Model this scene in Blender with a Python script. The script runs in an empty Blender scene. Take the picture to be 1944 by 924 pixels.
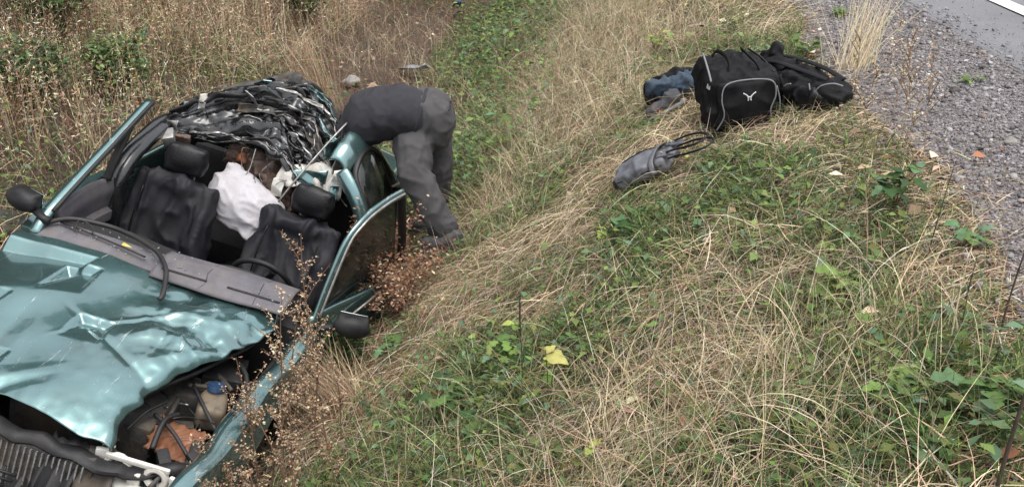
import bpy, bmesh, math, random
import numpy as np
from mathutils import Vector, Matrix, Euler, noise as mnoise

# ------------------------------------------------------------------ camera, sky, sun, exposure
SC = bpy.context.scene
COL = SC.collection
R = math.radians
cam_d = bpy.data.cameras.new('camera'); cam = bpy.data.objects.new('camera', cam_d); COL.objects.link(cam)
cam.location = (0, 0, 1.6); cam.rotation_euler = (R(90 - 24), 0, 0)
cam_d.sensor_width = 36; cam_d.lens = 33.33; cam_d.clip_start = 0.05; cam_d.clip_end = 1000
SC.camera = cam
SUN_EL, SUN_AZ = R(72), R(140)          # azimuth measured from +Y towards +X
world = bpy.data.worlds.new('World'); SC.world = world; world.use_nodes = True
wn, wl = world.node_tree.nodes, world.node_tree.links
wn.clear()
sky = wn.new('ShaderNodeTexSky'); sky.sky_type = 'NISHITA'; sky.sun_disc = False
sky.sun_elevation = SUN_EL; sky.sun_rotation = SUN_AZ
sky.air_density = 1.0; sky.dust_density = 5.0; sky.ozone_density = 1.0
gam = wn.new('ShaderNodeGamma'); gam.inputs[1].default_value = 0.55      # cloud evens the sky out
hsv = wn.new('ShaderNodeHueSaturation'); hsv.inputs['Saturation'].default_value = 0.4; hsv.inputs['Value'].default_value = 2.6
bg = wn.new('ShaderNodeBackground'); bg.inputs['Strength'].default_value = 0.14
wo = wn.new('ShaderNodeOutputWorld')
wl.new(sky.outputs[0], gam.inputs[0]); wl.new(gam.outputs[0], hsv.inputs['Color']); wl.new(hsv.outputs[0], bg.inputs[0]); wl.new(bg.outputs[0], wo.inputs[0])
sun_d = bpy.data.lights.new('sun', 'SUN'); sun_d.energy = 1.1; sun_d.angle = R(40); sun_d.color = (1, .97, .92)
sun = bpy.data.objects.new('sun', sun_d); COL.objects.link(sun)
sd = Vector((math.sin(SUN_AZ) * math.cos(SUN_EL), math.cos(SUN_AZ) * math.cos(SUN_EL), math.sin(SUN_EL)))
sun.rotation_euler = sd.to_track_quat('Z', 'Y').to_euler(); sun.location = sd * 30
SC.view_settings.view_transform = 'Standard'; SC.view_settings.look = 'None'
SC.view_settings.exposure = 0.95; SC.view_settings.gamma = 1.0; SC.view_settings.use_curve_mapping = False
SC.cycles.max_bounces = 6; SC.cycles.diffuse_bounces = 3; SC.cycles.glossy_bounces = 3
SC.cycles.transmission_bounces = 4; SC.cycles.transparent_max_bounces = 6
SC.cycles.caustics_reflective = False; SC.cycles.caustics_refractive = False

# ------------------------------------------------------------------ terrain function
#<terrain
YAW = math.radians(3.7); CYW, SYW = math.cos(YAW), math.sin(YAW)
def uv_of(x, y): return x * CYW - y * SYW, x * SYW + y * CYW
def xy_of(u, v): return u * CYW + v * SYW, -u * SYW + v * CYW
def _hash(i, j, s):
    n = (i.astype(np.int64) * 374761393 + j.astype(np.int64) * 668265263 + s * 1442695041) & 0xffffffff
    n = ((n ^ (n >> 13)) * 1274126177) & 0xffffffff
    return ((n ^ (n >> 16)) & 0xffff) / 65535.0
def vnoise(x, y, s=0):
    x = np.asarray(x, float); y = np.asarray(y, float)
    i, j = np.floor(x), np.floor(y); fx, fy = x - i, y - j
    fx = fx * fx * (3 - 2 * fx); fy = fy * fy * (3 - 2 * fy)
    a, b, c, d = _hash(i, j, s), _hash(i + 1, j, s), _hash(i, j + 1, s), _hash(i + 1, j + 1, s)
    return (a * (1 - fx) + b * fx) * (1 - fy) + (c * (1 - fx) + d * fx) * fy
def fbm(x, y, s=0, o=3):
    t = 0; a = .5; f = 1.
    for k in range(o):
        t = t + a * vnoise(x * f, y * f, s + k * 17); a *= .5; f *= 2.1
    return t / (1 - .5 ** o)
PU = np.array([-60, -20, -10, -5.4, -4, -3.3, -2.9, -2.3, -1.6, -1.25, -.9, -.5, 0, .4, .85, 1.25, 1.7, 2.2, 3.0, 9.0, 10.5, 14, 60])
PZ = np.array([2.5, 1.2, .7, .15, -.35, -.75, -.97, -1.25, -1.42, -1.12, -.9, -.62, -.27, .02, .22, .36, .44, .48, .50, .48, .30, -.4, .2])
# the ditch gets shallower beyond the wreck
PZ2 = np.array([2.5, 1.2, .8, .2, -.22, -.5, -.62, -.85, -1.0, -1.05, -.98, -.66, -.27, .02, .22, .36, .44, .48, .50, .48, .30, -.4, .2])
_uu = np.linspace(-60, 60, 6001)
def _sm(z):
    a = np.interp(_uu, PU, z); k = np.hanning(17); k /= k.sum(); b = np.convolve(np.pad(a, 8, mode='edge'), k, 'valid'); return b
_Z1, _Z2 = _sm(PZ), _sm(PZ2)
def ground(x, y):
    x = np.asarray(x, float); y = np.asarray(y, float)
    u, v = uv_of(x, y)
    t = np.clip((v - 6.3) / 2.2, 0, 1); t = t * t * (3 - 2 * t)
    z = np.interp(u, _uu, _Z1) * (1 - t) + np.interp(u, _uu, _Z2) * t
    rough = np.clip((1.2 - u) / .6, .06, 1) * np.where(u > 9, .3, 1)
    z = z + rough * (.13 * (fbm(x * 1.1, y * 1.1, 3) - .5) + .07 * (fbm(x * 4.2, y * 4.2, 9) - .5))
    return z
#terrain>
def gz(x, y): return float(ground(x, y))

rng = np.random.default_rng(7)
random.seed(7)

# ------------------------------------------------------------------ material helpers
MATS = {}
def new_mat(name):
    m = bpy.data.materials.new(name); m.use_nodes = True
    MATS[name] = m
    return m, m.node_tree.nodes, m.node_tree.links, m.node_tree.nodes['Principled BSDF']
def ramp(n, l, fac, stops):
    r = n.new('ShaderNodeValToRGB'); e = r.color_ramp.elements
    while len(e) < len(stops): e.new(.5)
    for k, (p, c) in enumerate(stops):
        e[k].position = p; e[k].color = (*c, 1) if len(c) == 3 else c
    l.new(fac, r.inputs[0]); return r
def ntex(n, l, scale, detail=4, rough=.6, coord='Object', dist=0., vec=None):
    t = n.new('ShaderNodeTexNoise'); t.inputs['Scale'].default_value = scale; t.inputs['Detail'].default_value = detail
    t.inputs['Roughness'].default_value = rough; t.inputs['Distortion'].default_value = dist
    if vec is None:
        c = n.new('ShaderNodeTexCoord'); vec = c.outputs[coord]
    l.new(vec, t.inputs['Vector']); return t
def simple(name, col, rough=.6, metal=0., var=.35, scale=18, bump=.15, bscale=60, coat=0., spec=.5, dirt=None, dirt_amt=.5, dirt_scale=4):
    m, n, l, b = new_mat(name)
    t = ntex(n, l, scale)
    lo = tuple(c * (1 - var) for c in col); hi = tuple(min(1, c * (1 + var)) for c in col)
    r = ramp(n, l, t.outputs[0], [(.3, lo), (.7, hi)])
    out = r.outputs[0]
    if dirt:
        t2 = ntex(n, l, dirt_scale, 6, .65); rr = ramp(n, l, t2.outputs[0], [(.5 - .08, (0, 0, 0)), (.5 + .16, (dirt_amt,) * 3)])
        mx = n.new('ShaderNodeMixRGB'); l.new(rr.outputs[0], mx.inputs[0]); l.new(out, mx.inputs[1]); mx.inputs[2].default_value = (*dirt, 1)
        out = mx.outputs[0]
        ro = n.new('ShaderNodeMixRGB'); l.new(rr.outputs[0], ro.inputs[0]); ro.inputs[1].default_value = (rough,) * 3 + (1,); ro.inputs[2].default_value = (.85,) * 3 + (1,)
        l.new(ro.outputs[0], b.inputs['Roughness'])
    else:
        b.inputs['Roughness'].default_value = rough
    l.new(out, b.inputs['Base Color'])
    b.inputs['Metallic'].default_value = metal; b.inputs['Coat Weight'].default_value = coat; b.inputs['Coat Roughness'].default_value = .06
    b.inputs['Specular IOR Level'].default_value = spec
    if bump:
        t3 = ntex(n, l, bscale, 5); bp = n.new('ShaderNodeBump'); bp.inputs['Strength'].default_value = bump; bp.inputs['Distance'].default_value = .01
        l.new(t3.outputs[0], bp.inputs['Height']); l.new(bp.outputs[0], b.inputs['Normal'])
    return m
def veg_mat(name, rough=.75, trans=.3, spec=.25):
    m, n, l, b = new_mat(name)
    a = n.new('ShaderNodeAttribute'); a.attribute_name = 'Col'
    l.new(a.outputs['Color'], b.inputs['Base Color']); b.inputs['Roughness'].default_value = rough; b.inputs['Specular IOR Level'].default_value = spec
    tr = n.new('ShaderNodeBsdfTranslucent'); l.new(a.outputs['Color'], tr.inputs[0])
    mx = n.new('ShaderNodeMixShader'); mx.inputs[0].default_value = trans
    l.new(b.outputs[0], mx.inputs[1]); l.new(tr.outputs[0], mx.inputs[2]); l.new(mx.outputs[0], n['Material Output'].inputs[0])
    return m
veg_mat('vegetation'); veg_mat('dry_vegetation', .85, .12, .2); veg_mat('stone_chips', .9, 0., .3)

# car paint: dark teal, clear coat, scuffs down to primer
def paint(name, scuff):
    m, n, l, b = new_mat(name)
    t = ntex(n, l, 9); r = ramp(n, l, t.outputs[0], [(.3, (.12, .225, .228)), (.7, (.145, .26, .263))])
    mp = n.new('ShaderNodeMapping'); tc = n.new('ShaderNodeTexCoord'); l.new(tc.outputs['Object'], mp.inputs[0])
    mp.inputs['Rotation'].default_value = (0, 0, .5); mp.inputs['Scale'].default_value = (2.0, 9, 6)
    t2 = ntex(n, l, 2.2, 9, .72, vec=mp.outputs[0], dist=.6)
    s = ramp(n, l, t2.outputs[0], [(scuff, (0, 0, 0)), (scuff + .05, (1, 1, 1))])
    mx = n.new('ShaderNodeMixRGB'); l.new(s.outputs[0], mx.inputs[0]); l.new(r.outputs[0], mx.inputs[1]); mx.inputs[2].default_value = (.38, .43, .43, 1)
    t4 = ntex(n, l, 3.5, 6, .7); dr = ramp(n, l, t4.outputs[0], [(.45, (0, 0, 0)), (.75, (.28, .28, .28))])
    m2 = n.new('ShaderNodeMixRGB'); l.new(dr.outputs[0], m2.inputs[0]); l.new(mx.outputs[0], m2.inputs[1]); m2.inputs[2].default_value = (.16, .14, .11, 1)
    l.new(m2.outputs[0], b.inputs['Base Color'])
    rr = n.new('ShaderNodeMath'); rr.operation = 'MULTIPLY_ADD'; l.new(s.outputs[0], rr.inputs[0]); rr.inputs[1].default_value = .3; rr.inputs[2].default_value = .27
    l.new(rr.outputs[0], b.inputs['Roughness'])
    b.inputs['Metallic'].default_value = .8; b.inputs['Coat Weight'].default_value = 1.0; b.inputs['Coat Roughness'].default_value = .05
    b.inputs['Coat IOR'].default_value = 1.6
    t3 = ntex(n, l, 30, 4); bp = n.new('ShaderNodeBump'); bp.inputs['Strength'].default_value = .05; bp.inputs['Distance'].default_value = .01
    l.new(t3.outputs[0], bp.inputs['Height']); l.new(bp.outputs[0], b.inputs['Normal'])
    return m
paint('teal_paint', .615); paint('teal_paint_scraped', .59)
simple('black_paint', (.008, .0085, .0095), .22, .0, .4, 10, .15, 40, coat=.7, spec=.5, dirt=(.05, .048, .047), dirt_amt=.25, dirt_scale=9)
simple('black_plastic', (.012, .012, .0135), .5, 0, .3, 20, .2, 120, spec=.35, dirt=(.05, .045, .04), dirt_amt=.3)
simple('grey_plastic', (.095, .09, .105), .62, 0, .25, 12, .2, 160, dirt=(.2, .17, .14), dirt_amt=.35)
simple('rubber', (.011, .011, .012), .5, 0, .3, 30, .1, 80, dirt=(.06, .05, .04), dirt_amt=.35)
simple('seat_cloth', (.012, .0125, .017), .6, 0, .35, 8, .25, 260, spec=.3, dirt=(.04, .037, .036), dirt_amt=.35, dirt_scale=6)
simple('dark_interior', (.012, .011, .011), .8, 0, .4, 14, .2, 60)
simple('bare_metal', (.42, .42, .41), .42, .8, .35, 22, .3, 90, dirt=(.16, .1, .06), dirt_amt=.5, dirt_scale=12)
simple('primer_white', (.62, .61, .57), .55, .1, .2, 12, .2, 60, dirt=(.25, .2, .15), dirt_amt=.6, dirt_scale=9)
simple('engine_metal', (.07, .068, .066), .6, .4, .5, 20, .4, 60, dirt=(.12, .09, .06), dirt_amt=.6, dirt_scale=8)
simple('white_plastic', (.66, .65, .6), .5, 0, .12, 10, .1, 60, dirt=(.3, .25, .19), dirt_amt=.5, dirt_scale=7)
simple('tank_plastic', (.19, .15, .105), .6, 0, .3, 14, .1, 60, dirt=(.05, .04, .03), dirt_amt=.85, dirt_scale=14)
simple('blue_cap', (.02, .05, .11), .45, 0, .2, 20, .05)
simple('orange_plastic', (.19, .062, .022), .5, 0, .3, 14, .2, 40, dirt=(.1, .06, .03), dirt_amt=.7, dirt_scale=16)
simple('brown_insulation', (.085, .045, .032), .9, 0, .5, 30, .5, 60, dirt=(.26, .21, .18), dirt_amt=.7, dirt_scale=18)
simple('white_cotton', (.46, .445, .47), .85, 0, .08, 6, .3, 90, dirt=(.30, .27, .265), dirt_amt=.6, dirt_scale=7)
simple('tinted_glass', (.012, .016, .015), .06, 0, .3, 6, .0, 40, dirt=(.11, .1, .08), dirt_amt=.35, dirt_scale=7)
simple('mirror_glass', (.5, .52, .52), .05, 1, .05, 6, 0)
simple('sweater_knit', (.025, .025, .031), .9, 0, .18, 12, .35, 420)
simple('trouser_cloth', (.056, .054, .056), .88, 0, .2, 9, .3, 300, dirt=(.07, .065, .062), dirt_amt=.2, dirt_scale=6)
simple('shoe_fabric', (.045, .048, .056), .75, 0, .3, 20, .3, 120, dirt=(.15, .11, .08), dirt_amt=.5, dirt_scale=14)
simple('shoe_sole', (.04, .04, .045), .8, 0, .3, 20, .2)
simple('skin', (.42, .22, .16), .55, 0, .15, 20, .1, 90)
simple('hair', (.02, .014, .01), .6, 0, .4, 60, .5, 200)
simple('red_cloth', (.35, .03, .03), .8, 0, .2, 20, .2)
simple('black_nylon', (.0065, .0065, .0078), .7, 0, .35, 20, .35, 300, spec=.2, dirt=(.03, .028, .026), dirt_amt=.25, dirt_scale=9)
simple('black_leather', (.008, .008, .009), .4, 0, .4, 16, .25, 90, spec=.3)
simple('grey_piping', (.19, .19, .20), .6, 0, .2, 30, .1)
simple('emblem_white', (.55, .55, .55), .5, 0, .1, 30, 0)
simple('denim', (.028, .05, .078), .85, 0, .4, 16, .3, 260, dirt=(.12, .14, .17), dirt_amt=.45, dirt_scale=9)
simple('grey_leather', (.125, .13, .15), .5, 0, .15, 10, .2, 140, dirt=(.2, .17, .14), dirt_amt=.2, dirt_scale=6)
simple('dark_lining', (.02, .017, .017), .7, 0, .3, 10, .1)
simple('stone_grey', (.25, .23, .21), .9, 0, .3, 14, .6, 40)
simple('stone_tan', (.36, .25, .18), .9, 0, .25, 14, .6, 40)
simple('debris_plastic', (.23, .24, .27), .45, 0, .2, 14, .2, 40, dirt=(.2, .15, .11), dirt_amt=.4)
simple('tyre_rubber', (.02, .02, .021), .8, 0, .3, 20, .3, 60, dirt=(.13, .1, .07), dirt_amt=.6)
simple('twig_bark', (.06, .042, .032), .9, 0, .35, 40, .3, 120)
simple('glass_crumb', (.25, .29, .28), .15, 0, .2, 40, 0)
simple('line_paint', (.72, .72, .70), .7, 0, .12, 6, .3, 120, dirt=(.4, .4, .4), dirt_amt=.3, dirt_scale=11)

# ground materials
def ground_mat():
    m, n, l, b = new_mat('soil')
    t = ntex(n, l, 2.2, 8, .7); t2 = ntex(n, l, 34, 5, .7)
    r = ramp(n, l, t.outputs[0], [(.3, (.05, .036, .027)), (.5, (.088, .062, .047)), (.72, (.125, .088, .066))])
    r2 = ramp(n, l, t2.outputs[0], [(.3, (.45, .45, .45)), (.7, (1.35, 1.3, 1.25))])
    mx = n.new('ShaderNodeMixRGB'); mx.blend_type = 'MULTIPLY'; mx.inputs[0].default_value = 1
    l.new(r.outputs[0], mx.inputs[1]); l.new(r2.outputs[0], mx.inputs[2]); l.new(mx.outputs[0], b.inputs['Base Color'])
    b.inputs['Roughness'].default_value = .95
    bp = n.new('ShaderNodeBump'); bp.inputs['Distance'].default_value = .03; l.new(t2.outputs[0], bp.inputs['Height']); l.new(bp.outputs[0], b.inputs['Normal'])
ground_mat()
def gravel_mat():
    m, n, l, b = new_mat('gravel_bed')
    tc = n.new('ShaderNodeTexCoord'); v = n.new('ShaderNodeTexVoronoi'); v.inputs['Scale'].default_value = 105; l.new(tc.outputs['Object'], v.inputs['Vector'])
    sx = n.new('ShaderNodeSeparateColor'); l.new(v.outputs['Color'], sx.inputs[0])
    r = ramp(n, l, sx.outputs[0], [(0, (.14, .13, .133)), (.5, (.21, .195, .198)), (.85, (.275, .258, .26)), (1, (.38, .36, .363))])
    t = ntex(n, l, 3, 6, .7); r2 = ramp(n, l, t.outputs[0], [(.3, (.62, .58, .55)), (.7, (1.2, 1.17, 1.17))])
    mx = n.new('ShaderNodeMixRGB'); mx.blend_type = 'MULTIPLY'; mx.inputs[0].default_value = 1
    l.new(r.outputs[0], mx.inputs[1]); l.new(r2.outputs[0], mx.inputs[2]); l.new(mx.outputs[0], b.inputs['Base Color'])
    b.inputs['Roughness'].default_value = .9
    bp = n.new('ShaderNodeBump'); bp.inputs['Distance'].default_value = .012; bp.invert = True; l.new(v.outputs['Distance'], bp.inputs['Height']); l.new(bp.outputs[0], b.inputs['Normal'])
gravel_mat()
def asphalt_mat():
    m, n, l, b = new_mat('asphalt')
    t = ntex(n, l, 240, 3, .7); t2 = ntex(n, l, 1.6, 6, .65)
    r = ramp(n, l, t.outputs[0], [(.3, (.11, .11, .118)), (.55, (.165, .165, .175)), (.75, (.25, .25, .26))])
    r2 = ramp(n, l, t2.outputs[0], [(.3, (.82, .82, .82)), (.7, (1.12, 1.12, 1.12))])
    mx = n.new('ShaderNodeMixRGB'); mx.blend_type = 'MULTIPLY'; mx.inputs[0].default_value = 1
    l.new(r.outputs[0], mx.inputs[1]); l.new(r2.outputs[0], mx.inputs[2]); l.new(mx.outputs[0], b.inputs['Base Color'])
    b.inputs['Roughness'].default_value = .8
    bp = n.new('ShaderNodeBump'); bp.inputs['Distance'].default_value = .004; bp.inputs['Strength'].default_value = .6; l.new(t.outputs[0], bp.inputs['Height']); l.new(bp.outputs[0], b.inputs['Normal'])
asphalt_mat()

# ------------------------------------------------------------------ object helpers
def tag(o, label=None, cat=None, group=None, kind=None):
    if label: o['label'] = label
    if cat: o['category'] = cat
    if group: o['group'] = group
    if kind: o['kind'] = kind
    return o
def empty(name, loc=(0, 0, 0), rot=(0, 0, 0)):
    o = bpy.data.objects.new(name, None); o.empty_display_size = .1; o.location = loc; o.rotation_euler = rot; COL.objects.link(o); return o
def link(name, me, mat=None, parent=None, loc=(0, 0, 0), rot=(0, 0, 0)):
    o = bpy.data.objects.new(name, me); COL.objects.link(o); o.location = loc; o.rotation_euler = rot
    if mat and not me.materials: me.materials.append(MATS[mat])
    if parent: o.parent = parent
    return o
def smooth(me, ang=None):
    me.polygons.foreach_set('use_smooth', np.ones(len(me.polygons), bool))
    if ang is not None: me.set_sharp_from_angle(angle=ang)
    me.update()
def np_mesh(name, V, Q, C=None, smooth_=False):
    """V (n,3), Q (m,k) index array (tri or quad) or list of such arrays, C (n,3) colours"""
    if not isinstance(Q, list): Q = [Q]
    Q = [q for q in Q if len(q)]
    me = bpy.data.meshes.new(name); V = np.asarray(V, np.float32)
    me.vertices.add(len(V)); me.vertices.foreach_set('co', V.ravel())
    tot = np.concatenate([np.full(len(q), q.shape[1]) for q in Q]); idx = np.concatenate([q.ravel() for q in Q])
    me.loops.add(len(idx)); me.loops.foreach_set('vertex_index', idx.astype(np.int32))
    st = np.concatenate([[0], np.cumsum(tot)[:-1]])
    me.polygons.add(len(tot)); me.polygons.foreach_set('loop_start', st.astype(np.int32)); me.polygons.foreach_set('loop_total', tot.astype(np.int32))
    if C is not None:
        a = me.color_attributes.new('Col', 'FLOAT_COLOR', 'POINT')
        a.data.foreach_set('color', np.concatenate([C, np.ones((len(C), 1))], 1).astype(np.float32).ravel())
    me.update(calc_edges=True)
    if smooth_: smooth(me)
    return me
def bm_mesh(name, bm, smooth_=True, ang=None):
    me = bpy.data.meshes.new(name); bm.normal_update(); bm.to_mesh(me); bm.free()
    if smooth_: smooth(me, ang)
    return me
def frames(P):
    P = [Vector(p) for p in P]; T = []
    for i in range(len(P)):
        a = P[max(i - 1, 0)]; b = P[min(i + 1, len(P) - 1)]; T.append((b - a).normalized())
    up = Vector((0, 0, 1)) if abs(T[0].z) < .9 else Vector((1, 0, 0)); N = []
    n = (up - T[0] * up.dot(T[0])).normalized()
    for t in T:
        n = (n - t * n.dot(t)).normalized(); N.append(n.copy())
    return P, T, N
def spline(P, k=6):
    """Catmull-Rom through points"""
    P = [np.array(p, float) for p in P]; out = []
    for i in range(len(P) - 1):
        a = P[max(i - 1, 0)]; b = P[i]; c = P[i + 1]; d = P[min(i + 2, len(P) - 1)]
        for j in range(k):
            t = j / k
            out.append(.5 * ((2 * b) + (-a + c) * t + (2 * a - 5 * b + 4 * c - d) * t * t + (-a + 3 * b - 3 * c + d) * t ** 3))
    out.append(P[-1]); return out
def tube_bm(bm, P, rad, seg=8, flat=1., closed=False, cap=True, updir=None):
    """sweep an ellipse (rad, rad*flat along frame normal); rad scalar or list"""
    P, T, N = frames(P); n = len(P); rings = []
    for i in range(n):
        r = rad[i] if hasattr(rad, '__len__') else rad
        nn = N[i]
        if updir is not None:
            nn = Vector(updir); nn = (nn - T[i] * nn.dot(T[i])).normalized()
        b = T[i].cross(nn)
        rings.append([bm.verts.new(P[i] + b * (r * math.cos(a)) + nn * (r * flat * math.sin(a))) for a in [2 * math.pi * k / seg for k in range(seg)]])
    m = n if closed else n - 1
    for i in range(m):
        A, B = rings[i], rings[(i + 1) % n]
        for k in range(seg): bm.faces.new((A[k], A[(k + 1) % seg], B[(k + 1) % seg], B[k]))
    if cap and not closed:
        bm.faces.new(rings[0][::-1]); bm.faces.new(rings[-1])
def tube(name, P, rad, mat, parent=None, seg=8, flat=1., closed=False, k=0, updir=None):
    bm = bmesh.new(); tube_bm(bm, spline(P, k) if k else P, rad, seg, flat, closed, updir=updir)
    return link(name, bm_mesh(name, bm), mat, parent)
def box_bm(bm, c, s, rot=None, bevel=0., seg=2):
    r = bmesh.ops.create_cube(bm, size=1)
    M = Matrix.Translation(Vector(c)) @ (Euler(rot).to_matrix().to_4x4() if rot else Matrix.Identity(4)) @ Matrix.Diagonal((*s, 1))
    vs = r['verts']; bmesh.ops.transform(bm, matrix=M, verts=vs)
    if bevel:
        es = list({e for v in vs for e in v.link_edges}); bmesh.ops.bevel(bm, geom=es, offset=bevel, segments=seg, profile=.6, affect='EDGES')
def box(name, c, s, mat, parent=None, rot=None, bevel=.01):
    bm = bmesh.new(); box_bm(bm, c, s, rot, bevel); return link(name, bm_mesh(name, bm, True, R(35)), mat, parent)
def grid_sheet(fn, nu, nv):
    """fn(s,t)->(x,y,z), vectorised"""
    s, t = np.meshgrid(np.linspace(0, 1, nu), np.linspace(0, 1, nv), indexing='ij')
    V = fn(s.ravel(), t.ravel()); i, j = np.meshgrid(np.arange(nu - 1), np.arange(nv - 1), indexing='ij')
    a = (i * nv + j).ravel(); Q = np.stack([a, a + nv, a + nv + 1, a + 1], 1); return V, Q
def sheet(name, fn, nu, nv, mat, parent=None, thick=.004, sm=True, ang=None):
    V, Q = grid_sheet(fn, nu, nv); me = np_mesh(name, V, Q, None, sm)
    if ang: me.set_sharp_from_angle(angle=ang)
    o = link(name, me, mat, parent)
    if thick:
        md = o.modifiers.new('thickness', 'SOLIDIFY'); md.thickness = thick; md.offset = 0
    return o
def poly_panel(name, loop, mat, parent=None, thick=.02, bevel=.004):
    """flat-ish polygon extruded by thickness along its normal"""
    bm = bmesh.new(); vs = [bm.verts.new(p) for p in loop]; f = bm.faces.new(vs); bm.normal_update(); n = f.normal.copy()
    r = bmesh.ops.extrude_face_region(bm, geom=[f]); bmesh.ops.translate(bm, vec=n * thick, verts=[g for g in r['geom'] if isinstance(g, bmesh.types.BMVert)])
    bmesh.ops.recalc_face_normals(bm, faces=bm.faces)
    if bevel: bmesh.ops.bevel(bm, geom=list(bm.edges), offset=bevel, segments=2, affect='EDGES')
    return link(name, bm_mesh(name, bm, True, R(35)), mat, parent)
def interp_pts(P, s):
    P = np.array(P, float); x = np.linspace(0, 1, len(P)); return np.stack([np.interp(s, x, P[:, k]) for k in range(3)], -1)
def fold(d, period, sharp=1.):
    p = np.abs(((d / period) % 1) * 2 - 1); return p ** sharp
def n3(V, f, seed=0.):
    return np.array([mnoise.noise(Vector((p[0] * f + seed, p[1] * f - seed, p[2] * f + 2 * seed))) for p in V])
def soft_blob(name, spec, mat, parent=None, voxel=.014, sm=8, wr=(), ang=None):
    """spec: list of ('cap', p, r1, q, r2[, flat vec]) / ('ell', c, (rx,ry,rz), rot). union by voxel remesh -> one continuous skin.
       wr: list of (amp, freq vector, seed, ridge) wrinkle layers"""
    bm = bmesh.new()
    for s in spec:
        if s[0] == 'ell':
            r = bmesh.ops.create_icosphere(bm, subdivisions=3, radius=1)
            M = Matrix.Translation(Vector(s[1])) @ Euler(s[3] if len(s) > 3 else (0, 0, 0)).to_matrix().to_4x4() @ Matrix.Diagonal((*s[2], 1))
            bmesh.ops.transform(bm, matrix=M, verts=r['verts'])
        elif s[0] == 'box':
            box_bm(bm, s[1], s[2], s[3] if len(s) > 3 else None, min(s[2]) * .3, 3)
        else:
            p, r1, q, r2 = Vector(s[1]), s[2], Vector(s[3]), s[4]
            for c, r in ((p, r1), (q, r2)):
                k = bmesh.ops.create_icosphere(bm, subdivisions=2, radius=r); bmesh.ops.translate(bm, vec=c, verts=k['verts'])
            tube_bm(bm, [p, q], [r1, r2], 16)
    me0 = bpy.data.meshes.new('tmp'); bm.to_mesh(me0); bm.free()
    o = bpy.data.objects.new(name, me0); COL.objects.link(o)
    md = o.modifiers.new('r', 'REMESH'); md.mode = 'VOXEL'; md.voxel_size = voxel
    m2 = o.modifiers.new('s', 'SMOOTH'); m2.factor = .5; m2.iterations = sm
    dg = bpy.context.evaluated_depsgraph_get(); dg.update()
    me = bpy.data.meshes.new_from_object(o.evaluated_get(dg)); o.modifiers.clear(); o.data = me; me.name = name
    bpy.data.meshes.remove(me0)
    if wr:
        V = np.empty(len(me.vertices) * 3, np.float32); me.vertices.foreach_get('co', V); V = V.reshape(-1, 3)
        N = np.empty(len(me.vertices) * 3, np.float32); me.vertices.foreach_get('normal', N); N = N.reshape(-1, 3)
        d = np.zeros(len(V))
        for amp, fv, seed, ridge in wr:
            t = n3(V * np.array(fv), 1., seed)
            d += amp * (np.clip(1 - 2.4 * np.abs(t), 0, 1) ** 2 * 1.3 - .4 if ridge else t)
        me.vertices.foreach_set('co', (V + N * d[:, None]).astype(np.float32).ravel())
    smooth(me); me.materials.append(MATS[mat])
    if parent: o.parent = parent
    return o

# ------------------------------------------------------------------ ground, shoulder, road
def axis(lo, a, b, hi, fine, coarse):
    return np.concatenate([np.linspace(lo, a, coarse)[:-1], np.arange(a, b, fine), np.linspace(b, hi, coarse)])
gx = axis(-160, -9, 6, 160, .07, 22); gy = axis(-60, 0, 16, 200, .07, 22)
GX, GY = np.meshgrid(gx, gy, indexing='ij'); GZ = ground(GX, GY)
ii, jj = np.meshgrid(np.arange(len(gx) - 1), np.arange(len(gy) - 1), indexing='ij'); a = (ii * len(gy) + jj).ravel(); ny = len(gy)
tag(link('ground', np_mesh('ground', np.stack([GX.ravel(), GY.ravel(), GZ.ravel()], 1), np.stack([a, a + ny, a + ny + 1, a + 1], 1), None, True), 'soil'), kind='structure')
def strip(name, ufn0, ufn1, nu, v0, v1, dv, lift, mat, parent=None):
    vs = np.concatenate([np.linspace(-60, v0, 10)[:-1], np.arange(v0, v1, dv), np.linspace(v1, 200, 16)])
    t = np.linspace(0, 1, nu); VV, TT = np.meshgrid(vs, t, indexing='ij'); U = ufn0(VV) * (1 - TT) + ufn1(VV) * TT
    X, Y = xy_of(U, VV); Z = lift(X, Y, U); i, j = np.meshgrid(np.arange(len(vs) - 1), np.arange(nu - 1), indexing='ij'); q = (i * nu + j).ravel()
    return link(name, np_mesh(name, np.stack([X.ravel(), Y.ravel(), Z.ravel()], 1), np.stack([q, q + 1, q + nu + 1, q + nu], 1), None, True), mat, parent)
gedge = lambda v: 1.22 + .55 * (fbm(v * .9, v * 0 + 3.3, 21) - .5) + .11 * np.clip(v - 3.4, 0, 3.2)
redge = lambda v: 2.2 + .07 * (fbm(v * 2.2, v * 0 + 1.7, 5) - .5)
tag(strip('gravel_shoulder', gedge, lambda v: 0 * v + 2.5, 24, 0, 14, .06, lambda x, y, u: ground(x, y) + .006, 'gravel_bed'), kind='structure')
road = tag(strip('road', redge, lambda v: 0 * v + 9.0, 12, 0, 14, .08, lambda x, y, u: np.where(u < 2.26, .487, .505 + .02 * np.clip((u - 2.26) / 1, 0, 1)), 'asphalt'), kind='structure')
strip('road_marking', lambda v: 0 * v + 2.73, lambda v: 0 * v + 2.86, 3, 0, 14, .2, lambda x, y, u: 0 * u + .5205, 'line_paint', road)
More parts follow.
